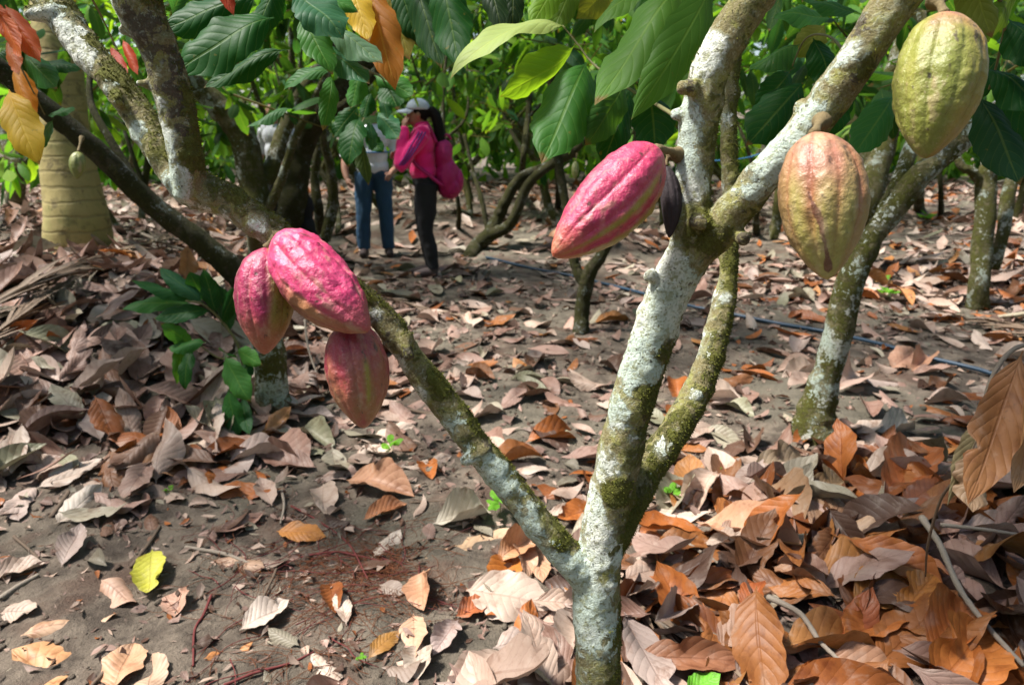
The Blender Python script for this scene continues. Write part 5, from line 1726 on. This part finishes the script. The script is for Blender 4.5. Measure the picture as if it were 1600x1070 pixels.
# ------------------------------------------------------------------ dead palm fronds
def frond(label, spine, rad, nl, ll, seed, spread=1.0, lw=.012, col=(.17, .115, .075)):
    r = np.random.default_rng(seed)
    q = [G(*p) for p in spine]
    root = empty("palm_frond", q[0], label, "palm frond")
    v, f = tube(q, np.linspace(rad, rad * .4, len(q)), n=30, seg=8)
    mk("rachis", v, f, M['frond'], root)
    c = catmull(q, nl)
    t = unit(np.gradient(c, axis=0))
    mb = MB()
    for i in range(nl):
        for sgn in (-1, 1):
            s = np.cross(t[i], [0, 0, 1.]) * sgn
            d = unit(t[i] * r.uniform(.8, 1.5) + s * spread * r.uniform(.4, 1.0) + np.array([0, 0, r.normal(0.02, .12)]))
            l = ll * r.uniform(.6, 1.1)
            pts = [c[i]]
            for k in (1, 2, 3):
                p = c[i] + d * l * k / 3
                p = p + np.array([0, 0, -.04 * k * k / 9 * l / .3])
                p[2] = max(p[2], float(H(p[0], p[1])) + .008 + r.uniform(0, .02))
                pts.append(p)
            pts = np.array(pts)
            w = unit(np.cross(d, [0, 0, 1.]) + np.array([0, 0, r.normal(0, .5)])) * lw * r.uniform(.5, 1.1)
            ws = np.array([.5, 1, .8, .15])[:, None]
            a = np.vstack([pts - w * ws, pts + np.array([0, 0, -.003]), pts + w * ws])
            ff = [(k, k + 1, k + 5, k + 4) for k in range(3)] + [(k + 4, k + 5, k + 9, k + 8) for k in range(3)]
            mb.add(a, ff)
    o = mb.build("leaflets", M['frond'], root)
    o['kind'] = 'stuff'
    return root


frond("dead brown palm frond spread over the crest of the left heap", [(-120, 545, .16), (0, 470, .18), (90, 425, .18), (190, 390, .12), (270, 372, .06)], .02, 44, .45, 41, .4, .016)
frond("dead palm frond sticking out of the left edge below the other", [(-150, 620, .14), (-60, 560, .16), (20, 500, .16), (70, 455, .14)], .016, 34, .36, 42, .5, .014)
frond("dry dark palm leaflets fanned out by the right edge behind the heap", [(1720, 545, .10), (1650, 525, .12), (1590, 508, .10), (1530, 500, .05)], .014, 26, .38, 43, .6, .010)
frond("dark palm strips buried in the litter right of the trunk", [(960, 900, .02), (1010, 955, .035), (1075, 985, .04), (1140, 1030, .04), (1200, 1060, .03)], .010, 34, .22, 44, .25, .008)
frond("dead palm strips lying on the path edge behind the lowest pink pods", [(560, 455, .02), (620, 470, .03), (700, 490, .03)], .008, 16, .3, 45, .4, .008)


# ------------------------------------------------------------------ green shoot, seedlings, dry hanging leaves
def shoot():
    g = G(395, 655, .0)
    root = empty("cocoa_shoot", g, "leafy green cocoa shoot sprouting from the heap beside the lichened stem", "shoot")
    d = 3.35
    st = [g, P(385, 600, 3.4), P(372, 540, 3.35), P(345, 500, 3.3), P(318, 476, 3.25), P(290, 470, 3.2)]
    v, f = tube(st, [.009, .008, .007, .006, .005, .003], n=40, seg=8, lump=.15)
    mk("stem", v, f, M['greentwig'], root)
    v, f = tube([P(375, 548, 3.35), P(345, 560, 3.3), P(300, 530, 3.25)], [.005, .004, .003], n=20, seg=7)
    mk("stem", v, f, M['greentwig'], root)
    G1, G2, G3 = (.035, .13, .03), (.02, .085, .025), (.05, .16, .035)
    for i, (b, t, w, c, fc) in enumerate([
        ((300, 474), (190, 484), 40, G1, (0, -.6, .8)), ((312, 470), (204, 438), 36, G2, (-.1, -.5, .85)), ((318, 474), (248, 418), 34, TEAL, (-.2, -.5, .8)), ((322, 470), (296, 424), 40, G2, (0, -.7, .7)),
        ((330, 486), (240, 498), 40, G2, (0, -.7, .7)), ((338, 490), (318, 418), 38, DRK, UPC), ((360, 520), (338, 440), 40, (.02, .07, .035), UPC), ((348, 505), (372, 445), 30, DRK, UPC),
        ((322, 535), (262, 545), 36, G1, (0, -.6, .8)), ((302, 540), (250, 505), 32, G3, (.3, -.8, .4)), ((282, 525), (276, 600), 30, (.05, .15, .02), (.8, -.6, .2)),
        ((352, 556), (392, 628), 48, G3, UPC), ((372, 560), (340, 545), 30, G1, UPS), ((372, 545), (410, 570), 34, (.05, .15, .03), UPC), ((356, 608), (372, 684), 40, G1, UPC), ((378, 620), (390, 680), 28, G2, UPC),
        ((392, 565), (374, 600), 30, DRK, UPC), ((300, 545), (290, 610), 30, DRK, UPC)]):
        one_leaf("leaf", P(*b, d - .05 * (i % 3)), P(*t, d - .1 - .04 * (i % 2)), w * .8 * d / F_PX, c, root, fc, seed=i)


shoot()


def seedling(px, py, s, label, n=5, seed=0, group=None):
    r = np.random.default_rng(seed)
    g = G(px, py)
    root = empty("seedling", g, label, "seedling", group)
    top = g + np.array([r.normal(0, .01), 0, s * .7])
    v, f = tube([g - np.array([0, 0, .01]), (g + top) / 2 + .004, top], [.002, .0016, .001], n=10, seg=6)
    mk("stem", v, f, M['greentwig'], root)
    for i in range(n):
        a = 6.283 * i / n + r.normal(0, .3)
        d = np.array([math.cos(a), math.sin(a), r.uniform(.0, .6)])
        b = g + (top - g) * r.uniform(.55, 1)
        one_leaf("leaf", b, b + d * s * r.uniform(.5, .8), s * .36, (.12, .30, .03), root, (0, -.3, 1), seed=i)


seedling(780, 805, .10, "small bright green seedling beside the left branch over the soil", 6, 1)
seedling(1122, 740, .06, "tiny green seedling at the back of the right heap", 4, 2)
seedling(1380, 470, .14, "small pale green weed in the bright litter behind the leaning stem", 6, 3)
seedling(1376, 446, .12, "smaller weed just behind the pale green one", 5, 4)
seedling(1445, 350, .2, "tuft of weeds far back on the bright litter", 6, 5)
seedling(1046, 785, .08, "bright green weed between the trunk and its second stem", 5, 6)
seedling(264, 772, .04, "very small green weed at the edge of the bare soil", 4, 7)
seedling(572, 1034, .03, "minute green sprout below the narrow olive-brown leaf", 4, 8)
seedling(612, 712, .09, "thin grass-like weed on the soil below the lowest pod", 4, 9)
seedling(1042, 775, .05, "low weed close to the second stem base", 4, 10)
for i, (px, py, d, n) in enumerate([(1545, 350, 5.5, 6), (1562, 338, 5.5, 5)]):
    pass
g5 = P(1541, 345, 5.48)
q = [P(1536, 348, 5.5), P(1552, 330, 5.4), P(1575, 338, 5.35)]


def dry_hanging():
    b = P(1600, 548, 1.45)
    root = empty("hanging_dry_twig", P(1660, 520, 1.45), "curved bare twig with big rust-brown dead leaves hanging at the right edge", "dry twig")
    v, f = tube([P(1700, 500, 1.45), P(1640, 530, 1.45), P(1585, 545, 1.45), P(1555, 580, 1.45), P(1540, 620, 1.45), P(1533, 680, 1.46), P(1510, 735, 1.48)], [.006, .0055, .005, .0045, .004, .004, .003], n=50, seg=8, lump=.2)
    mk("stem", v, f, M['greytwig'], root)
    v, f = tube([P(1533, 680, 1.46), P(1500, 740, 1.5), P(1470, 780, 1.55), P(1450, 850, 1.62), P(1446, 900, 1.7)], [.004, .0035, .003, .003, .002], n=40, seg=7, lump=.2)
    mk("stem", v, f, M['twig'], root)
    for i, (bb, t, w, c, fc, d) in enumerate([
        ((1598, 548), (1512, 788), 72, (.27, .12, .045), (-.35, -.9, .1), 1.42), ((1608, 560), (1584, 770), 72, (.33, .17, .075), (.25, -.9, .2), 1.38), ((1625, 560), (1640, 790), 90, (.25, .10, .035), UPC, 1.45),
        ((1545, 640), (1480, 790), 40, (.28, .23, .12), (-.4, -.8, .2), 1.5), ((1530, 700), (1520, 800), 60, (.30, .19, .11), (.2, -.9, .2), 1.47), ((1590, 600), (1548, 700), 50, (.22, .09, .03), (.6, -.7, .1), 1.5)]):
        one_leaf("dry_leaf", P(*bb, d), P(*t, d - .04), w * d / F_PX, c, root, fc, T=T_DRY_HI, mat=M['dead'], seed=i)


dry_hanging()


# ------------------------------------------------------------------ people
M['skin'] = simple("skin", (.36, .18, .115), .55, 60, .0, var=.12)
M['hair'] = simple("black_hair", (.012, .009, .008), .6, 300, .003, spec=.08, var=.5)
M['pink'] = simple("pink_fleece", (.86, .010, .20), .8, 90, .002, sheen=.3, var=.1)
M['purple'] = simple("purple_stripe", (.09, .025, .20), .7)
M['black'] = simple("black_cloth", (.010, .010, .012), .8, 120, .002, var=.3)
M['cap'] = simple("grey_blue_cap", (.52, .58, .68), .75, 100, .001, var=.15)
M['pack'] = simple("magenta_backpack", (.40, .008, .11), .6, 30, .008, var=.25)
M['white'] = simple("white_shirt", (.80, .82, .86), .8, 40, .004, var=.08)
M['jean'] = simple("blue_jeans", (.028, .075, .14), .85, 200, .003, var=.35)
M['shoe'] = simple("dark_shoe", (.05, .032, .03), .7, 60, .002, var=.3)
M['stripe'] = simple("blue_stripe", (.05, .16, .38), .8)
M['dkhair'] = simple("dark_brown_hair", (.02, .014, .01), .7, 300, .003, spec=.08, var=.5)
M['lip'] = simple("lips", (.30, .075, .07), .5)
M['eye'] = simple("eyes", (.03, .02, .018), .3)
M['grey'] = simple("grey_shirt", (.42, .43, .46), .8, 60, .003)


class Fig:
    def __init__(s, base, yaw, scale=1.0):
        s.b, s.k = np.asarray(base, float), scale
        s.f = np.array([math.cos(yaw), math.sin(yaw), 0])
        s.s = np.array([-math.sin(yaw), math.cos(yaw), 0])

    def w(s, p):
        return s.b + s.k * (s.f * p[0] + s.s * p[1] + np.array([0, 0, p[2]]))

    def chain(s, pts, rad, n=None, seg=14):
        return tube([s.w(p) for p in pts], np.array(rad) * s.k, n=n or len(pts) * 6, seg=seg)

    def ball(s, c, r, sub=12):
        v, f = ico((0, 0, 0), r, sub)
        return np.array([s.w(np.asarray(c) + q) for q in v]), f

    def blob(s, name, shapes, mat, parent, vox=.010, smooth=5, wrinkle=0.0, freq=18):
        V, Fc, n = [], [], 0
        for v, f in shapes:
            V.append(v); Fc.append(f + n); n += len(v)
        v, f, nr = remesh(np.vstack(V), np.vstack(Fc), vox, smooth)
        if wrinkle:
            v = v + nr * (wrinkle * fbm(v * np.array([freq, freq, freq * .7]), 3, 4))[:, None]
        return mk(name, v, f, M[mat], parent)


def hand(F, wrist, fdir, palm, curl=.5, side=1, r=.0085):
    """palm plus five fingers, rooted at the wrist; FDIR finger direction, PALM direction the palm faces"""
    fd, pn = unit(fdir), unit(palm)
    pn = unit(pn - fd * fd.dot(pn))
    sd = np.cross(fd, pn) * side
    w = np.asarray(wrist, float)
    out = [F.chain([w - fd * .01, w + fd * .035, w + fd * .075], [.022, .03, .026], seg=10)]
    for k, (o, l) in enumerate(((-.028, .068), (-.010, .078), (.009, .073), (.026, .058))):
        b = w + fd * .07 + sd * o
        m = b + fd * l * .5 + pn * curl * l * .12
        e = b + fd * l * (1 - .45 * curl) + pn * curl * l * .7
        out.append(F.chain([b, m, e], [r, r * .92, r * .75], seg=8))
    b = w + fd * .03 - sd * .026
    out.append(F.chain([b, b + fd * .03 - sd * .022 + pn * .01, b + fd * .058 - sd * .022 + pn * .02], [r * 1.1, r, r * .8], seg=8))
    return out


def head(F, c, tilt=0.0):
    c = np.asarray(c, float)
    sh = [F.ball(c, (.090, .073, .105)), F.ball(c + np.array([.028, 0, -.055]), (.062, .054, .062)), F.ball(c + (.086, 0, -.012), (.018, .013, .024), 8), F.ball(c + (.074, 0, -.082), (.022, .026, .02), 8),
          F.ball(c + (-.005, .074, -.012), (.022, .010, .032), 8), F.ball(c + (-.005, -.074, -.012), (.022, .010, .032), 8),
          F.ball(c + (.068, .03, .022), (.018, .03, .010), 8), F.ball(c + (.068, -.03, .022), (.018, .03, .010), 8), F.ball(c + (.078, 0, -.048), (.012, .026, .012), 8)]
    return sh


def face_bits(F, c, body):
    c = np.asarray(c, float)
    for s in (-1, 1):
        v, f = F.ball(c + (.076, s * .031, .004), (.008, .014, .007), 8)
        mk("eye", v, f, M['eye'], body)
    v, f = F.ball(c + (.088, 0, -.049), (.006, .024, .008), 8)
    mk("mouth", v, f, M['lip'], body)


def woman():
    g = G(668, 431)
    F = Fig(g, R(187), 1.0)
    d = float(project(g)[2])
    F.k = (431 - 160) / F_PX * d / (CP + 0.08) / 1.62
    root = empty("person", g, "woman in a bright pink jacket and grey cap, one hand at her mouth", "person")
    hc = (.035, 0, 1.50)
    thL, thR = [(-.02, .085, .88), (-.015, .09, .66), (.0, .088, .46), (-.035, .085, .28), (-.06, .085, .09)], [(-.02, -.085, .88), (.01, -.085, .66), (.015, -.08, .46), (-.01, -.075, .28), (-.04, -.07, .09)]
    rl = [.098, .082, .060, .054, .040]
    armL = [(.0, .165, 1.31), (.11, .20, 1.17), (.20, .20, 1.05), (.185, .15, 1.22), (.155, .085, 1.37)]
    ra = [.055, .048, .044, .040, .030]
    armR = [(.0, -.165, 1.31), (.04, -.215, 1.18), (.10, -.21, 1.05), (.18, -.12, 1.08), (.24, -.02, 1.12)]
    torso = [((-.01, 0, .90), (.115, .155, .12)), ((.0, 0, 1.08), (.10, .135, .16)), ((.0, 0, 1.24), (.105, .165, .13))]
    neck = F.chain([(-.005, 0, 1.30), (.01, 0, 1.38), (.02, 0, 1.46)], [.06, .048, .048])
    body = F.blob("body", [F.ball(c, r) for c, r in torso] + [neck, F.chain(thL, rl), F.chain(thR, rl), F.chain(armL, ra), F.chain(armR, ra)] + head(F, hc)
                  + hand(F, (.155, .085, 1.37), (-.05, -.45, .85), (-.5, -.2, -.1), .5, 1) + hand(F, (.24, -.02, 1.12), (.5, .8, .1), (-.6, .2, -.2), .5, -1)
                  + [F.chain([(-.06, .085, .06), (.04, .09, .045), (.12, .095, .03)], [.04, .04, .03]), F.chain([(-.04, -.07, .06), (.06, -.07, .045), (.14, -.07, .03)], [.04, .04, .03])], 'skin', root, .0075, 3)
    face_bits(F, hc, body)
    jk = F.blob("jacket", [F.ball(c, np.array(r) + .018) for c, r in torso[1:]] + [F.ball((.0, 0, .98), (.128, .165, .10)), F.chain([(-.01, 0, 1.33), (.005, 0, 1.385), (.012, 0, 1.42)], [.085, .075, .072]),
                F.chain(armL, np.array(ra) + .016), F.chain(armR, np.array(ra) + .016), F.chain([(-.01, .08, 1.34), (0, .165, 1.315)], [.07, .066]), F.chain([(-.01, -.08, 1.34), (0, -.165, 1.315)], [.07, .066])], 'pink', root, .010, 3, .015, 15)
    for o in (-.03, 0, .03):
        v, f = F.chain([(.0 + o, .226, 1.335), (.07 + o, .252, 1.225), (.14 + o * .8, .268, 1.12), (.20 + o * .6, .262, 1.05)], [.0055, .0055, .0055, .005], seg=8)
        mk("sleeve_stripe", v, f, M['purple'], jk)
    tr = F.blob("trousers", [F.ball((-.015, 0, .90), (.125, .165, .10))] + [F.chain(t, np.array(rl) + .012) for t in (thL, thR)], 'black', root, .010, 3, .010, 16)
    for t, s in ((thL, 1), (thR, -1)):
        e = t[-1]
        F.blob("shoe", [F.chain([(e[0] - .03, e[1], .045), (e[0] + .06, e[1], .05), (e[0] + .14, e[1], .036), (e[0] + .19, e[1], .03)], [.048, .048, .043, .032]), F.ball((e[0], e[1], .08), (.05, .05, .05))], 'shoe', root, .008, 3)
    hairs = [F.ball(np.array(hc) + (-.02, 0, .015), (.095, .085, .10)), F.chain([(-.075, 0, 1.53), (-.125, .015, 1.47), (-.15, .03, 1.36), (-.16, .045, 1.24), (-.165, .05, 1.12)], [.045, .05, .05, .042, .012])]
    F.blob("hair", hairs, 'hair', root, .009, 3, .004, 60)
    # cap: crown and brim
    v, f = ico((0, 0, 0), 1.0, 14)
    v = v[:, :] * np.array([.108, .094, .090])
    v[:, 2] = np.maximum(v[:, 2], -.008)
    cp = mk("cap", np.array([F.w(np.array(hc) + (-.004, 0, .035) + q) for q in v]), f, M['cap'], root)
    a = np.linspace(-1.15, 1.15, 17)
    rows = []
    for k, rr in enumerate((.095, .135, .172, .19)):
        rows.append(np.stack([np.cos(a) * rr * (1.0 if k == 0 else 1.03), np.sin(a) * .088 * (1 - .05 * k), .028 - .010 * k - .02 * np.sin(a) ** 2], -1))
    top = np.vstack(rows)
    bot = top - np.array([0, 0, .006])
    n = len(a)
    ff = []
    for k in range(3):
        for i in range(n - 1):
            p = k * n + i
            ff.append((p, p + n, p + n + 1, p + 1))
            p += 4 * n
            ff.append((p, p + 1, p + n + 1, p + n))
    for i in range(n - 1):
        p = 3 * n + i
        ff.append((p, p + 4 * n, p + 4 * n + 1, p + 1))
    mk("brim", np.array([F.w(np.array(hc) + (-.004, 0, .012) + q) for q in np.vstack([top, bot])]), np.array(ff), M['cap'], cp)
    # backpack, worn: it hangs from her shoulders and is a thing of its own
    bp = empty("backpack", F.w((-.2, 0, .8)), "slouchy magenta backpack worn on the woman's back", "backpack")
    F.blob("bag_body", [F.ball((-.185, .01, 1.12), (.085, .14, .17)), F.ball((-.215, .01, .93), (.115, .165, .19)), F.ball((-.25, .01, .86), (.10, .15, .13))], 'pack', bp, .012, 4, .022, 13)
    F.blob("front_pocket", [F.ball((-.315, .01, .90), (.05, .11, .11))], 'pack', bp, .010, 3, .006, 14)
    for s in (-1, 1):
        v, f = F.chain([(-.12, s * .10, 1.24), (-.05, s * .115, 1.38), (.05, s * .12, 1.36), (.125, s * .12, 1.24), (.09, s * .16, 1.08), (-.06, s * .185, .95), (-.17, s * .16, .86)], [.017] * 7, n=40, seg=8)
        mk("shoulder_strap", v, f, M['pack'], bp)
    v, f = F.chain([(-.17, .03, 1.27), (-.22, .02, 1.31), (-.26, -.01, 1.27)], [.012] * 3, seg=8)
    mk("carry_loop", v, f, M['pack'], bp)


woman()


def man(px, py, pytop, yaw, label, shirt='white', legs='jean', stripe=True, hairm='dkhair', cap=False):
    g = G(px, py)
    F = Fig(g, yaw)
    d = float(project(g)[2])
    F.k = (py - pytop) / F_PX * d / (CP + 0.06) / 1.74
    root = empty("person", g, label, "person")
    hc = (.03, 0, 1.625)
    L1, L2 = [(0, .095, .94), (.01, .11, .70), (.015, .12, .50), (0, .125, .30), (-.02, .13, .09)], [(0, -.095, .94), (.01, -.115, .70), (.02, -.13, .50), (0, -.14, .30), (-.02, -.145, .09)]
    rl = [.10, .085, .064, .058, .043]
    aL, aR = [(0, .20, 1.40), (-.01, .255, 1.25), (.01, .27, 1.10), (.10, .25, 1.00), (.20, .20, .95)], [(0, -.20, 1.40), (-.02, -.26, 1.25), (-.01, -.29, 1.10), (.06, -.30, .98), (.14, -.28, .88)]
    ra = [.058, .052, .046, .040, .030]
    torso = [((0, 0, .98), (.115, .16, .12)), ((.01, 0, 1.14), (.115, .155, .15)), ((0, 0, 1.32), (.115, .19, .14))]
    body = F.blob("body", [F.ball(c, r) for c, r in torso] + [F.chain([(-.01, 0, 1.40), (0, 0, 1.48), (.015, 0, 1.57)], [.068, .055, .054]), F.chain(L1, rl), F.chain(L2, rl), F.chain(aL, ra), F.chain(aR, ra)] + head(F, hc)
                  + hand(F, aL[-1], (.6, -.3, -.4), (0, -.6, -.4), .5, 1) + hand(F, aR[-1], (.6, .3, -.6), (0, .8, -.2), .5, -1)
                  + [F.chain([(-.02, .13, .06), (.1, .14, .035)], [.04, .035]), F.chain([(-.02, -.145, .06), (.1, -.155, .035)], [.04, .035])], 'skin', root, .008, 3)
    face_bits(F, hc, body)
    sh = F.blob("shirt", [F.ball(c, np.array(r) + .02) for c, r in torso[1:]] + [F.ball((0, 0, 1.0), (.14, .185, .13)), F.chain(aL[:3], np.array(ra[:3]) + .026), F.chain(aR[:3], np.array(ra[:3]) + .026), F.chain([(0, 0, 1.40), (0, 0, 1.46)], [.085, .07]),
                F.chain([(-.01, .08, 1.42), (0, .20, 1.40)], [.075, .075]), F.chain([(-.01, -.08, 1.42), (0, -.20, 1.40)], [.075, .075])], shirt, root, .010, 3, .016, 13)
    if stripe:
        a = np.linspace(0, 2 * np.pi, 30)
        v, f = tube([F.w((math.cos(t) * .150 + .008, math.sin(t) * .193, 1.165)) for t in a], [.008 * F.k] * 30, n=60, seg=6)
        mk("shirt_stripe", v, f, M['stripe'], sh)
    F.blob("trousers", [F.ball((0, 0, .95), (.13, .172, .10))] + [F.chain(t, np.array(rl) + np.array([.012, .014, .02, .024, .03])) for t in (L1, L2)], legs, root, .010, 3, .012, 15)
    for e in (L1[-1], L2[-1]):
        F.blob("shoe", [F.chain([(e[0] - .04, e[1], .05), (e[0] + .07, e[1] * 1.05, .05), (e[0] + .17, e[1] * 1.12, .036)], [.052, .05, .038])], 'shoe', root, .009, 3)
    F.blob("hair", [F.ball(np.array(hc) + (-.022, 0, .028), (.092, .084, .098))], hairm, root, .009, 3, .004, 50)


man(590, 400, 162, R(-80), "man in a white shirt and blue jeans half hidden by hanging leaves")
man(447, 372, 168, R(-115), "person in a grey shirt and dark trousers glimpsed between stems at left", 'grey', 'black', False)


def bag():
    c = P(475, 325, 6.9)
    root = empty("cloth_bag", P(474, 288, 6.9), "black cloth bag hanging low on the stems behind the pink pods", "bag")
    F = Fig((c[0], c[1], c[2]), R(-90), 1.0)
    F.blob("bag_body", [F.ball((0, 0, .0), (.07, .10, .17)), F.ball((0, -.02, -.18), (.08, .13, .12)), F.ball((0, .04, -.26), (.06, .08, .10))], 'black', root, .012, 4, .02, 12)
    v, f = F.chain([(0, .05, .12), (0, .03, .24), (0, -.02, .27), (0, -.05, .12)], [.010] * 4, seg=8)
    mk("strap", v, f, M['black'], root)


bag()
